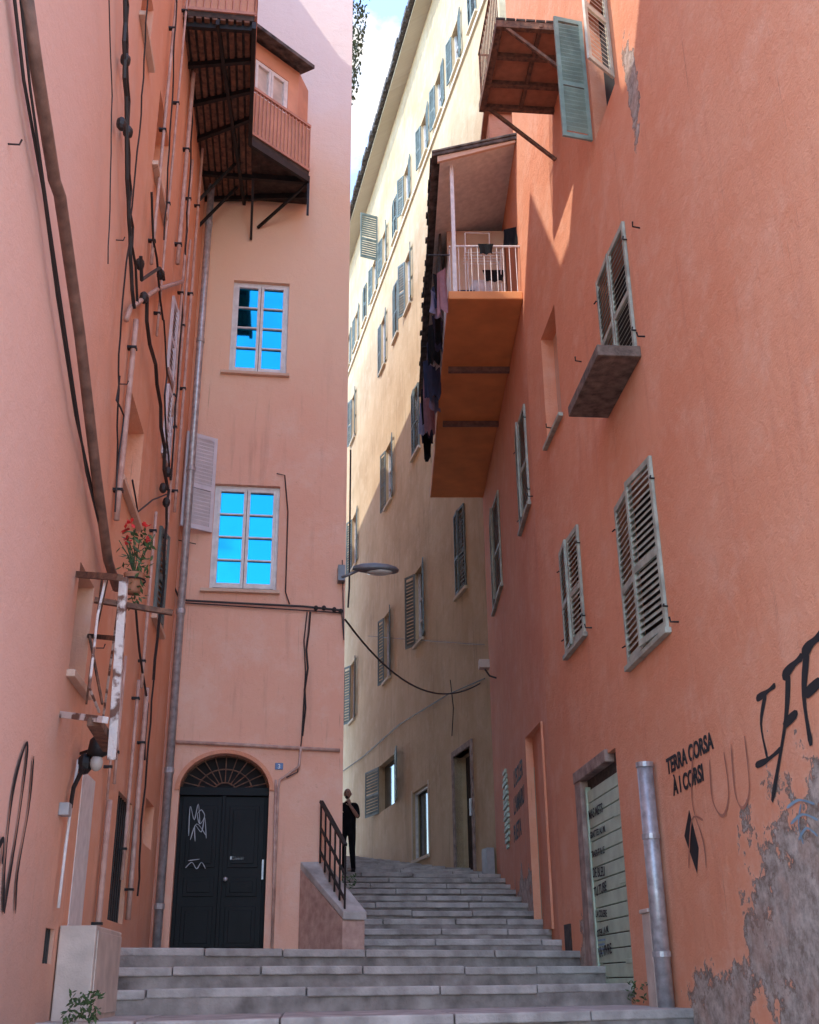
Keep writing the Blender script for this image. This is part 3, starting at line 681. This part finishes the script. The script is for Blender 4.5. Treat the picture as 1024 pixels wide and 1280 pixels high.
for i in range(9):
    t0=.02+i*.11; q0=pc[0].lerp(pc[1],t0);q1=pc[5].lerp(pc[4],t0*.5); K.beam(q0-Z*.0,q1-Z*.0,.07,.03)
K.done()
K=Part("parapet_rail",CB,m_rail); K2=Part("parapet_panel",CB,m_cabin)
def railing(a,b,h0,h1,step):
    n=max(2,int((b-a).length/step))
    for i in range(n+1):
        q=a.lerp(b,i/n); K.tube([q+Z*h0,q+Z*h1],.013,5)
    K.beam(a+Z*h1,b+Z*h1,.05,.05); K.beam(a+Z*h0,b+Z*h0,.05,.05)
railing(pc[0],pc[1],.14,1.0,.09); railing(pc[1],pc[2],.14,1.0,.09); railing(pc[2],pc[3],.14,1.05,.075)
for a,b in ((pc[0],pc[1]),(pc[1],pc[2]),(pc[2],pc[3])):
    K2.beam(a+Z*.55+T.N*-.04,b+Z*.55+T.N*-.04,.02,.9)
K.done();K2.done()
a,b=pc[2],pc[3]; d=(b-a).normalized(); nn=Vector((d.y,-d.x,0)); 
if nn.dot(T.N)<0: nn=-nn
ln=(b-a).length
cab=Frame((a-nn*.25).to_tuple()[:2]+(0,),d,nn)
zw0,zw1=zc+1.05,zc+2.0
wall("cabin_wall",CB,cab,-.05,ln-.08,zc+.12,zc+2.35,[(.18,ln-.3,zw0,zw1,.08)],m_cabin)
casement(CB,cab,(.18,ln-.3,zw0,zw1),.04,1,mg=m_beige,nm="cabin_window")
K=Part("cabin_roof",CB,m_roof,bevel=.01)
K.hexa([cab.p(-.2,zc+2.3,.3),cab.p(ln+.02,zc+2.3,.3),cab.p(ln+.02,zc+2.75,-1.2),cab.p(-.2,zc+2.75,-1.2),cab.p(-.2,zc+2.38,.3),cab.p(ln+.02,zc+2.38,.3),cab.p(ln+.02,zc+2.83,-1.2),cab.p(-.2,zc+2.83,-1.2)]); K.done()
K=Part("cabin_side",CB,m_cabin); q=cab.p(-.05,zc+.12,0); K.face([q,pc[1].lerp(pc[2],.75)+Z*.12+L.N*-.3,pc[1].lerp(pc[2],.75)+Z*2.5+L.N*-.3,q+Z*2.25])
q=cab.p(ln-.08,zc+.12,0); K.face([q,T.p(pc[4].dot(T.U)-T.O.dot(T.U)-.05,zc+.12,.0),T.p(pc[4].dot(T.U)-T.O.dot(T.U)-.05,zc+2.5,.0),q+Z*2.25]); K.done()
# ================================================================= LEFT BUILDING
BL=empty("salmon_apartment_building"); HL=18.9
lw_=[L.rect(152,178,490,640),L.rect(193,211,120,262),L.rect(176,192,-40,70),L.rect(92,113,705,860),L.rect(194,205,660,790),L.rect(180,191,1000,1060)]
ld=L.rect(141,160,990,1155); lg=L.rect(55,66,1160,1205)
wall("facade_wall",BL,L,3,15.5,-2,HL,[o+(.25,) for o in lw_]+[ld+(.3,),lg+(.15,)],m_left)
K=Part("end_wall",BL,m_left); K.face([L.p(3,-2),L.p(3,HL),L.p(3,HL,-8),L.p(3,-2,-8)]); K.face([L.p(15.5,-2),L.p(15.5,HL),L.p(15.5,HL,-8),L.p(15.5,-2,-8)])
gab=[(5.6,3.2,1.9),(9.1,3.0,2.2),(12.9,3.4,2.8)]  # unseen gables, added and sized to cast a zigzag shadow edge opposite
for c_,w_,h_ in gab:
    K.face([L.p(c_-w_/2,HL+.1,-.05),L.p(c_+w_/2,HL+.1,-.05),L.p(c_+.15,HL+h_,-.05),L.p(c_-.15,HL+h_,-.05)])
K.done()
K=Part("roof",BL,m_roof); K.box(L,2.8,15.6,HL,HL+.12,-8,.15)
for c_,w_,h_ in gab:
    for sg in (-1,1):
        K.hexa([L.p(c_+sg*w_/2,HL+.1,.1),L.p(c_,HL+h_,.1),L.p(c_,HL+h_,-4),L.p(c_+sg*w_/2,HL+.1,-4),L.p(c_+sg*w_/2,HL+.2,.1),L.p(c_,HL+h_+.1,.1),L.p(c_,HL+h_+.1,-4),L.p(c_+sg*w_/2,HL+.2,-4)])
K.box(L,10.1,10.4,HL+.12,HL+1.5,-1.2,-.7)  # unseen chimney, added to break up the same shadow edge
K.done()
K=Part("blind_recesses",BL,m_niche)
for o in lw_[:3]+[lw_[5]]: K.face([L.p(o[0],o[2],-.24),L.p(o[1],o[2],-.24),L.p(o[1],o[3],-.24),L.p(o[0],o[3],-.24)],[(o[0],o[2]),(o[1],o[2]),(o[1],o[3]),(o[0],o[3])])
K.done()
K=Part("window_backs",BL,m_glassd)
for o in (lw_[3],lw_[4]): K.face([L.p(o[0],o[2],-.2),L.p(o[1],o[2],-.2),L.p(o[1],o[3],-.2),L.p(o[0],o[3],-.2)])
K.done()
K=Part("side_door",BL,m_wood); o=ld; K.box(L,o[0],o[1],o[2],o[3],-.28,-.2); K.done()
K=Part("side_door_bars",BL,m_iron)
for i in range(7): uu=ld[0]+(ld[1]-ld[0])*(i+.5)/7; K.tube([L.p(uu,ld[2],-.05),L.p(uu,ld[3],-.05)],.012,5)
for i in range(4): uu=lg[0]+(lg[1]-lg[0])*(i+.5)/4; K.tube([L.p(uu,lg[2],-.03),L.p(uu,lg[3],-.03)],.01,5)
K.done()
K=Part("vent_grille_back",BL,m_dark); o=lg; K.face([L.p(o[0],o[2],-.14),L.p(o[1],o[2],-.14),L.p(o[1],o[3],-.14),L.p(o[0],o[3],-.14)]); K.done()
S=Part("closed_shutters",BL,m_shutw)
for (x0,x1,yt,yb) in ((212,221,370,490),(206,214,480,590)):
    o=L.rect(x0,x1,yt,yb,.02); pair(S,L,o,3,4)
S.done()
S=Part("grey_shutters",BL,m_shutc)
o=lw_[4]; pair(S,L,o,8,4); S.done()
K=Part("sills",BL,m_niche,bevel=.006)
for o in lw_[:5]: K.box(L,o[0]-.08,o[1]+.08,o[2]-.07,o[2]-.01,0,.07)
K.done()
def vpipe(P,px,y0,y1,r,n=.06,wob=0.0,clamps=True):
    pts=[];u,_=L.hit(px,(max(0,y0)+y1)/2,n)
    def zat(y):
        lo,hi=-2,HL
        for _ in range(30):
            mid=(lo+hi)/2; q=L.p(u,mid,n); yy=640-FPX*q.dot(Uv)/q.dot(Fw)
            if yy>y: lo=mid
            else: hi=mid
        return lo
    za,zb=zat(y0),zat(y1); k=max(2,int(abs(za-zb)/.4))
    for i in range(k+1): pts.append(L.p(u+rnd(-wob,wob),zb+(za-zb)*i/k,n+rnd(0,wob*.6)))
    P.tube(pts,r,7)
    return u,za,zb
K=Part("painted_pipes",BL,m_pipe,smooth=True)
C2=Part("pipe_clamps",BL,m_iron)
for px,y0,y1,r in ((236,-60,330,.03),(243,-60,640,.022),(158,400,650,.03),(228,200,520,.02),(172,860,1150,.03),(128,1000,1200,.03),(222,300,700,.018),(163,850,1100,.02),(205,-60,330,.02),(186,640,860,.02),(150,820,980,.016),(215,-60,420,.016),(145,760,1000,.014)):
    u,za,zb=vpipe(K,px,y0,y1,r)
    zz=zb+.3
    while zz<za: C2.box(L,u-r-.006,u+r+.006,zz,zz+.025,0,.06+r+.006); zz+=1.6
K.tube(fpts(L,[(158,400),(163,385),(196,362),(228,352)],.06),.028,7)
K.done()
K=Part("rising_pipe",BL,m_pipeb,smooth=True)
K.tube(fpts(L,[(28,-40),(45,80),(68,225),(75,245),(100,420),(120,590),(135,700),(146,735)],.12),.043,10)
K.done()
K=Part("rising_cables",BL,m_cable)
K.tube(fpts(L,[(14,-40),(30,100),(55,240),(72,370),(95,520),(115,610),(132,690)],.06),.012,5)
K.tube(fpts(L,[(22,-40),(38,110),(62,280),(84,430),(108,590),(140,720)],.09),.010,5)
def meander(x,pts,r,amp):
    q=[]
    for i in range(len(pts)-1):
        (a,b),(c,d)=pts[i],pts[i+1]; n=max(2,int(abs(d-b)/22))
        for k in range(n): t=k/n; q.append((a+(c-a)*t+rnd(-amp,amp),b+(d-b)*t))
    q.append(pts[-1]); K.tube(fpts(L,q,.08+rnd(-.02,.03)),r,5)
meander(0,[(155,-40),(157,120),(160,250),(168,385)],.020,1.3)
meander(0,[(158,-40),(161,150),(163,260),(172,380)],.014,1.6)
meander(0,[(176,320),(178,350),(200,335),(205,350)],.02,1.5)
meander(0,[(182,372),(188,430),(198,480),(204,560),(210,612)],.022,2)
meander(0,[(190,240),(193,300),(198,345),(204,400)],.014,1.2)
meander(0,[(210,612),(206,700),(198,800),(192,850)],.018,1.6)
meander(0,[(170,760),(178,840),(184,880),(181,950)],.014,1.5)
meander(0,[(244,60),(238,200),(226,420),(214,600)],.012,1)
meander(0,[(186,-40),(178,120),(150,420),(146,600)],.009,1)
meander(0,[(222,-40),(216,120),(205,300)],.010,1)
meander(0,[(135,330),(138,240),(140,120),(136,-20)],.006,.5)
meander(0,[(204,400),(208,470),(206,540),(213,600)],.012,1.6)
meander(0,[(150,470),(146,500),(156,520),(150,560),(144,640)],.009,1)
meander(0,[(165,600),(172,640),(190,625),(208,618)],.010,1)
meander(0,[(192,850),(186,930),(178,1010),(172,1120)],.012,1.2)
for x,y in ((157,75),(160,165),(175,330),(180,372),(201,343),(152,155),(210,590),(204,610),(208,628)):
    u,z=L.hit(x,y,.08); K.ball(L.p(u,z,.08),.05,.06,.07,8,6)
for x,y in ((145,300),(10,180),(150,480),(120,810)):
    u,z=L.hit(x,y); K.tube([L.p(u,z,0),L.p(u,z,.07),L.p(u,z+.04,.08)],.006,4)
K.done(); C2.done()
DP2=empty("corner_downpipe"); K=Part("pipe",DP2,m_zinc,smooth=True); q=L.p(15.2,0,.13); 
K.tube([q+Z*.35,q+Z*18.9],.055,12); K.done()
K=Part("collars",DP2,m_zinc)
for zz in (.9,2.6,4.8,7,9.2,11.4,13.6): K.tube([q+Z*zz,q+Z*(zz+.07)],.066,12)
K.done()
RF=empty("rusty_wall_frame"); K=Part("ironwork",RF,m_rust)
f=lambda x,y,n: L.p(*L.hit(x,y,n),n)
K.beam(f(96,718,.0),f(150,722,.45),.05); K.beam(f(118,750,.1),f(216,766,.75),.045); K.beam(f(112,795,0),f(145,798,.4),.04)
K.beam(f(135,720,.3),f(118,800,.15),.018); K.beam(f(128,722,.25),f(108,880,.1),.018); K.beam(f(112,795,.05),f(128,880,.3),.018)
K.done(); K=Part("peeling_white_post",RF,m_peel,bevel=.004)
K.beam(f(155,722,.45),f(140,950,.45),.065); K.beam(f(76,893,.0),f(132,900,.45),.05,.05); K.beam(f(150,745,.42),f(128,905,.1),.02)
K.tube(fpts(L,[(132,725),(122,770),(112,860),(124,890)],.3),.012,6); K.done()
K=Part("bracket_box",RF,m_rust,bevel=.01); K.beam(f(118,902,.35),f(138,935,.35),.11,.07); K.done()
WL=empty("wall_lantern"); K=Part("body",WL,m_iron,smooth=True); p_=f(122,940,.2); K.tube([p_+Z*.14,p_+Z*.1,p_-Z*.02,p_-Z*.05],.07,12,rads=[.03,.07,.085,.03]); K.done()
K=Part("globe",WL,m_lens,smooth=True); K.ball(p_-Z*.09,.055,.055,.07); K.done(); K=Part("arm",WL,m_iron); K.tube([f(100,942,0),f(112,938,.1),p_+Z*.1],.014,6); K.ball(f(106,955,.1),.07,.07,.09,8,6); K.tube([f(104,960,.1),f(92,985,.06),f(88,1010,.05)],.02,6); K.done()
K=Part("white_conduit",WL,m_white,smooth=True); K.tube(fpts(L,[(98,950),(90,1000),(82,1060),(76,1110),(73,1135)],.05),.013,7); K.done()
K=Part("junction",WL,m_grey,bevel=.008); u,z=L.hit(88,1012,.08); K.box(L,u-.06,u+.06,z-.05,z+.05,.0,.08); K.done()
PP=empty("potted_plant"); K=Part("pot",PP,m_terra,smooth=True); p_=f(166,742,.38)
K.tube([p_,p_+Z*.02,p_+Z*.16,p_+Z*.18],.08,14,rads=[.06,.065,.09,.095]); K.done()
K=Part("pot_ring",PP,m_iron); K.tube([p_+Vector((math.cos(a)*.1,math.sin(a)*.1,.12)) for a in [i*math.pi/8 for i in range(17)]],.008,4); K.tube([p_+Z*.12,f(150,745,0)],.01,4); K.done()
K=Part("foliage",PP,m_leaf); K2=Part("flowers",PP,m_red)
top=p_+Z*.17
for i in range(150):
    a=rnd(0,6.28); r=rnd(.05,.24); h=rnd(.0,.45); 
    if i%4==0: h=rnd(-.3,0)
    c=top+Vector((math.cos(a)*r*.7,math.sin(a)*r*.7,h)); d=Vector((rnd(-1,1),rnd(-1,1),rnd(-.3,1))).normalized()*rnd(.05,.1); s_=d.orthogonal().normalized()*.015
    K.face([c-d*.5,c+s_,c+d*.5,c-s_])
for i in range(12):
    a=rnd(0,6.28); K.tube([top,top+Vector((math.cos(a)*.08,math.sin(a)*.08,.2)),top+Vector((math.cos(a)*.16,math.sin(a)*.16,rnd(.2,.45)))],.005,4)
for i in range(5):
    c=top+Vector((rnd(-.12,.08),rnd(-.1,.1),rnd(.35,.5)))
    for j in range(7):
        d=Vector((rnd(-1,1),rnd(-1,1),rnd(-1,1))).normalized()*.035; s_=d.orthogonal()*.7; K2.face([c,c+d+s_*.6,c+d*1.6,c+d-s_*.6])
K.done();K2.done()
EB2=empty("utility_cabinet"); K=Part("body",EB2,m_beige,bevel=.012); 
K.box(L,9.75,11.1,-.35,L.hit(120,1157,.28)[1],.01,.3); K.done()
K=Part("door",EB2,m_beige,bevel=.006); K.box(L,9.8,11.05,-.2,.42,.3,.312); K.done()
WP=Part("base_paint_band",BL,m_white); WP.box(L,10.1,10.7,-.4,1.75,.0,.006); WP.done()
WD=Part("weeds",None,m_leaf)
for cx in [L.p(9.4,-.22,.3),L.p(9.2,-.24,.35),R1.p(12.5,-.2,.08),TS.p(.3,1.2,.1)]:
    for i in range(60):
        c=cx+Vector((rnd(-.12,.12),rnd(-.15,.15),rnd(0,.2))); d=Vector((rnd(-1,1),rnd(-1,1),rnd(0,1))).normalized()*.06; s_=d.orthogonal().normalized()*.012
        WD.face([c-d*.5,c+s_,c+d*.5,c-s_])
WD.done()
G=Part("graffiti",BL,m_ink)
for pts,w in (([(2,1140),(4,1080),(14,990),(28,935),(32,940),(22,1020),(6,1120),(3,1142)],.05),([(40,945),(34,1010),(20,1090),(17,1142)],.045),([(-5,1060),(2,1050),(0,1080)],.05)): stroke(G,L,pts,w)
G.done()
RP=Part("roof_creeper",None,m_leaf); 
zc0=T.hit(437,10)[1]+.6
for i in range(1400):
    zz=zc0+rnd(-2.0,2.2); w=max(0,1-abs(zz-zc0)/2.2)
    c=TS.p(rnd(.3,2.2),zz,rnd(0,.38)*w); d=Vector((rnd(-1,1),rnd(-1,1),rnd(-1,.5))).normalized()*rnd(.05,.11); s_=d.orthogonal().normalized()*.03
    RP.face([c-d*.5,c+s_,c+d*.5,c-s_])
RP.done()
BN=empty("rear_townhouse"); bq=TS.p(7.2,0); fr3=Frame(bq,head(-16)[0],head(-16)[1])  # unseen house behind the tower, height raised to shade the lower cream facade
opn=[(3,4,8,10),(7,8,8,10),(11,12,8,10),(3,4,12,14),(7,8,12,14)]
wall("facade_wall",BN,fr3,0,22,-2,24.5,opn,m_left)
K=Part("roof",BN,m_roof); K.box(fr3,0,22,24.5,24.7,-6,.3); K.done()
K=Part("interiors",BN,m_dark)
for o in opn: K.face([fr3.p(o[0],o[2],-.3),fr3.p(o[1],o[2],-.3),fr3.p(o[1],o[3],-.3),fr3.p(o[0],o[3],-.3)])
K.done()
# ================================================================= STAIRS
ST=empty("stone_staircase")
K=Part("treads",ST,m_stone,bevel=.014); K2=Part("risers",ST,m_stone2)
low=[(9.2-1.6*i,11.2-1.75*i,-.24-.165*i) for i in range(1,8)]
steps=low[::-1]+[(9.2,11.2,-.24),(11.0,13.3,-.02),(11.9,14.5,.18),(12.7,15.7,.38)]
u=16.3; z=.38
while z<2.0: z+=.176; steps.append((u-.55,u+.25,z)); u+=.9
while u<42: z+=.16; steps.append((u-.9,u+.6,z)); u+=1.35
def stair_z(P):
    lat=P.dot(Pr); uu=P.dot(A); zz=-2
    for a,b,z_ in steps:
        e=a+(b-a)*(lat+2.2)/6.4
        if uu>=e: zz=z_
    return zz
for i,(a,b,z_) in enumerate(steps):
    la,lb=-2.5,4.6
    if z_>1.8: la,lb=-6,4.8
    if i+1<len(steps): a2_,b2_=steps[i+1][0],steps[i+1][1]
    else: a2_,b2_=a+4,b+4
    e=lambda lat,aa,bb: aa+(bb-aa)*(lat+2.2)/6.4
    q=[alley(la,e(la,a,b)+.03,0),alley(lb,e(lb,a,b)+.03,0),alley(lb,e(lb,a2_,b2_)+.2,0),alley(la,e(la,a2_,b2_)+.2,0)]
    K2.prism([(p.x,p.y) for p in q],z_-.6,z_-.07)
    lat=la
    while lat<lb:
        w=rnd(.8,1.7); l2=min(lat+w,lb); dz=rnd(-.008,.008); df=rnd(-.03,.02)
        q=[alley(lat+.006,e(lat,a,b)+df,0),alley(l2-.006,e(l2,a,b)+df+rnd(-.015,.015),0),alley(l2-.006,e(l2,a2_,b2_)+.06,0),alley(lat+.006,e(lat,a2_,b2_)+.06,0)]
        K.prism([(p.x,p.y) for p in q],z_-.085+dz,z_+dz); lat=l2
K.done();K2.done()
PW=empty("stair_parapet"); zg=.3
FLp=T.p(T.hit(374,1130)[0],0,.02); 
def gp(x,y,Y): 
    d=ray(x,y); return d*(Y/d.y)
nl=gp(428,1188,14.6); nr=gp(456,1188,14.75); frp=T.p(T.hit(402,1130)[0]+.05,0,.02)
zf=T.hit(385,1080)[1]; zn=gp(440,1143,14.7).z
K=Part("wall",PW,m_pipe,bevel=.01)
K.hexa([Vector((q.x,q.y,zg)) for q in (FLp,nl,nr,frp)]+[Vector((q.x,q.y,zz-.07)) for q,zz in ((FLp,zf),(nl,zn),(nr,zn),(frp,zf))]); K.done()
K=Part("coping",PW,m_stone,bevel=.012)
def ex(q,c,f=1.06): return Vector((c.x+(q.x-c.x)*f,c.y+(q.y-c.y)*f,0))
cc=(FLp+nl+nr+frp)/4
K.hexa([Vector((q.x,q.y,zz)) for q,zz in ((FLp,zf-.068),(ex(nl,cc),zn-.068),(ex(nr,cc),zn-.068),(frp,zf-.068))]+[Vector((q.x,q.y,zz)) for q,zz in ((FLp,zf+.03),(ex(nl,cc),zn+.03),(ex(nr,cc),zn+.03),(frp,zf+.03))]); K.done()
HR=empty("stair_handrail"); K=Part("posts",HR,m_iron)
a=Vector((FLp.x,FLp.y,zf)).lerp(Vector((frp.x,frp.y,zf)),.75)+T.N*.08; b=Vector((nl.x,nl.y,zn)).lerp(Vector((nr.x,nr.y,zn)),.12); b=a.lerp(b,.97)
for i in range(6):
    q=a.lerp(b,i/5); K.tube([q,q+Z*.78],.014,6)
K.done(); K=Part("rails",HR,m_iron); K.beam(a+Z*.8,b+Z*.8,.05,.035); K.beam(a+Z*.45,b+Z*.45,.03,.02); K.beam(a+Z*.15,b+Z*.15,.03,.02); K.done()
# ================================================================= MAN
MN=empty("man")
Yd=24.6; base=gp(434,1092,Yd); zz=stair_z(base); base.z=zz
yaw=Matrix.Rotation(math.radians(-12),3,'Z')
def mp(x,y,z): return base+yaw@Vector((x,-y,z))
J=[("pel",(0,0,.93),.16,.12),("sp",(0,.0,1.12),.15,.115),("ch",(0,0,1.32),.18,.125),("nk",(0,.01,1.46),.065,.065),("hd0",(0,.02,1.52),.055,.058),
 ("shR",(-.19,0,1.40),.07,.068),("elR",(-.26,.04,1.12),.052,.05),("wrR",(-.16,.25,1.20),.032,.028),
 ("shL",(.19,0,1.40),.07,.068),("elL",(.25,.08,1.13),.052,.05),("wrL",(.10,.20,1.38),.032,.028),
 ("hpR",(-.095,0,.86),.10,.10),("knR",(-.10,.05,.49),.07,.07),("anR",(-.105,-.01,.09),.05,.053),("toR",(-.12,.17,.035),.035,.028),
 ("hpL",(.095,0,.86),.10,.10),("knL",(.11,.02,.49),.07,.07),("anL",(.12,-.06,.09),.05,.053),("toL",(.15,.12,.035),.035,.028)]
idx={j[0]:i for i,j in enumerate(J)}
E=[("pel","sp"),("sp","ch"),("ch","nk"),("nk","hd0"),("ch","shR"),("shR","elR"),("elR","wrR"),("ch","shL"),("shL","elL"),("elL","wrL"),("pel","hpR"),("hpR","knR"),("knR","anR"),("anR","toR"),("pel","hpL"),("hpL","knL"),("knL","anL"),("anL","toL")]
me=bpy.data.meshes.new("body"); me.from_pydata([tuple(mp(*j[1])) for j in J],[(idx[a],idx[b]) for a,b in E],[])
bo=bpy.data.objects.new("body_tmp",me); bpy.context.collection.objects.link(bo)
sk=bo.modifiers.new("skin",'SKIN'); ss=bo.modifiers.new("sub",'SUBSURF'); ss.levels=2
for i,j in enumerate(J): me.skin_vertices[0].data[i].radius=(j[2],j[3])
me.skin_vertices[0].data[0].use_root=True
dg=bpy.context.evaluated_depsgraph_get(); ev=bo.evaluated_get(dg); nm=bpy.data.meshes.new_from_object(ev)
bpy.data.objects.remove(bo)
body=bpy.data.objects.new("body",nm); bpy.context.collection.objects.link(body); body.parent=MN
nm.materials.clear(); nm.materials.append(m_black); nm.materials.append(m_skin)
jp={j[0]:mp(*j[1]) for j in J}
def segd(p,a,b):
    t=max(0,min(1,(p-a).dot(b-a)/(b-a).length_squared)); return (p-a-(b-a)*t).length
for pl in nm.polygons:
    pl.use_smooth=True; c=pl.center
    fa=min(segd(c,jp["elR"],jp["wrR"]),segd(c,jp["elL"],jp["wrL"])); other=min(segd(c,jp["shR"],jp["elR"]),segd(c,jp["shL"],jp["elL"]),segd(c,jp["sp"],jp["ch"])-.1)
    if fa<other-.005 or c.z>base.z+1.475: pl.material_index=1
K=Part("head",MN,m_skin,smooth=True)
hc=mp(0,.035,1.64); 
b0=len(K.v); K.ball(hc,.078,.098,.118,20,14)
for k in range(b0,len(K.v)):
    v=K.v[k]-hc
    if v.z<-.02: v.x*=1+ (v.z+.02)*3.2; v.y*=1+(v.z+.02)*1.2
    K.v[k]=hc+v
K.tube([mp(0,.125,1.66),mp(0,.150,1.625),mp(0,.130,1.615)],.012,6,rads=[.008,.016,.01])
for s_ in (-1,1): K.ball(mp(s_*.079,.02,1.635),.012,.022,.033,8,6)
K.done()
K=Part("eyes_and_mouth",MN,m_dark,smooth=True)
for s_ in (-1,1): K.ball(mp(s_*.03,.120,1.655),.012,.008,.008,8,6); K.tube([mp(s_*.015,.128,1.675),mp(s_*.048,.115,1.677)],.004,5)
K.tube([mp(-.022,.124,1.583),mp(.022,.124,1.583)],.004,5); K.done()
K=Part("beard_stubble",MN,m_wood,smooth=True); K.ball(mp(0,.085,1.565),.042,.042,.028,10,8); K.done()
def hand(w,dirv,nrm,side):
    K=Part("hand",MN,m_skin,smooth=True); d=dirv.normalized(); n=nrm.normalized(); s_=d.cross(n).normalized()*side
    K.tube([w-d*.02,w+d*.03,w+d*.085],.03,8,rads=[.024,.036,.034])
    for i,l in enumerate((.07,.08,.075,.058)):
        o=w+d*.085+s_*(.028-.019*i); K.tube([o,o+d*l*.45-n*.008,o+d*l*.75-n*.025,o+d*l*.8-n*.045],.008,6,rads=[.0095,.009,.008,.006])
    o=w+d*.02+s_*.03; K.tube([o,o+s_*.03+d*.025,o+s_*.035+d*.055-n*.01],.01,6,rads=[.012,.010,.007]); K.done()
f_=yaw@Vector((0,-1,0))
hand(jp["wrL"],mp(.04,.14,1.55)-jp["wrL"],-f_,1); hand(jp["wrR"],mp(-.05,.27,1.26)-jp["wrR"],Z,-1)
K=Part("shoes",MN,m_black,smooth=True)
for an,to in (("anR","toR"),("anL","toL")):
    a,b=jp[an],jp[to]; q0=Vector((a.x,a.y,base.z+.04))+(a-b)*.15; K.tube([q0,Vector((a.x,a.y,base.z+.045)),Vector((b.x,b.y,base.z+.035)),Vector((b.x,b.y,base.z+.03))+(b-a)*.35],.045,10,rads=[.03,.043,.042,.02])
K.done()
# ================================================================= GROUND
K=Part("ground",None,m_ground); s_=1500; K.face([(-s_,-s_,-2.0),(s_,-s_,-2.0),(s_,s_,-2.0),(-s_,s_,-2.0)]); K.done()
# ================================================================= LIGHT
ts=Vector((-.47,-.28,.83)).normalized()
sd_=bpy.data.lights.new("sun",'SUN'); sd_.energy=5.0; sd_.angle=math.radians(.5); sd_.color=(1,.94,.85)
so=bpy.data.objects.new("sun",sd_); bpy.context.collection.objects.link(so); so.rotation_euler=ts.to_track_quat('Z','Y').to_euler(); so.location=(0,0,60)
w=bpy.data.worlds.new("World"); bpy.context.scene.world=w; w.use_nodes=True; nt=w.node_tree; bg=nt.nodes["Background"]
sky=nt.nodes.new("ShaderNodeTexSky"); sky.sky_type='NISHITA'; sky.sun_disc=False
sky.sun_elevation=math.asin(ts.z); sky.sun_rotation=math.atan2(ts.x,ts.y); sky.air_density=1.0; sky.dust_density=.2; sky.ozone_density=2.0
tc=nt.nodes.new("ShaderNodeTexCoord"); mpn=nt.nodes.new("ShaderNodeMapping"); mpn.inputs["Scale"].default_value=(1,1,1.5); mpn.inputs["Location"].default_value=(.35,.2,.1)
nz=nt.nodes.new("ShaderNodeTexNoise"); nz.inputs["Scale"].default_value=13; nz.inputs["Detail"].default_value=7; nz.inputs["Roughness"].default_value=.6
nt.links.new(tc.outputs["Generated"],mpn.inputs[0]); nt.links.new(mpn.outputs[0],nz.inputs["Vector"])
cd=ray(468,125).normalized()
dp=nt.nodes.new("ShaderNodeVectorMath"); dp.operation='DOT_PRODUCT'; dp.inputs[1].default_value=cd
nrm=nt.nodes.new("ShaderNodeVectorMath"); nrm.operation='NORMALIZE'; nt.links.new(tc.outputs["Generated"],nrm.inputs[0]); nt.links.new(nrm.outputs[0],dp.inputs[0])
mr=nt.nodes.new("ShaderNodeMapRange"); mr.inputs[1].default_value=.9975; mr.inputs[2].default_value=.9999; mr.inputs[3].default_value=0; mr.inputs[4].default_value=.20
nt.links.new(dp.outputs["Value"],mr.inputs[0])
ad=nt.nodes.new("ShaderNodeMath"); ad.operation='ADD'; nt.links.new(nz.outputs["Fac"],ad.inputs[0]); nt.links.new(mr.outputs[0],ad.inputs[1])
rp=nt.nodes.new("ShaderNodeValToRGB"); rp.color_ramp.elements[0].position=.56; rp.color_ramp.elements[1].position=.70
mx=nt.nodes.new("ShaderNodeMix"); mx.data_type='RGBA'; mx.inputs[7].default_value=(1.6,1.55,1.5,1)
nt.links.new(ad.outputs[0],rp.inputs[0]); nt.links.new(rp.outputs[0],mx.inputs[0]); nt.links.new(sky.outputs[0],mx.inputs[6]); nt.links.new(mx.outputs[2],bg.inputs[0])
bg.inputs[1].default_value=.82
sc=bpy.context.scene; sc.view_settings.view_transform='Standard'; sc.view_settings.look='None'; sc.view_settings.exposure=0
sc.cycles.max_bounces=8; sc.cycles.diffuse_bounces=5
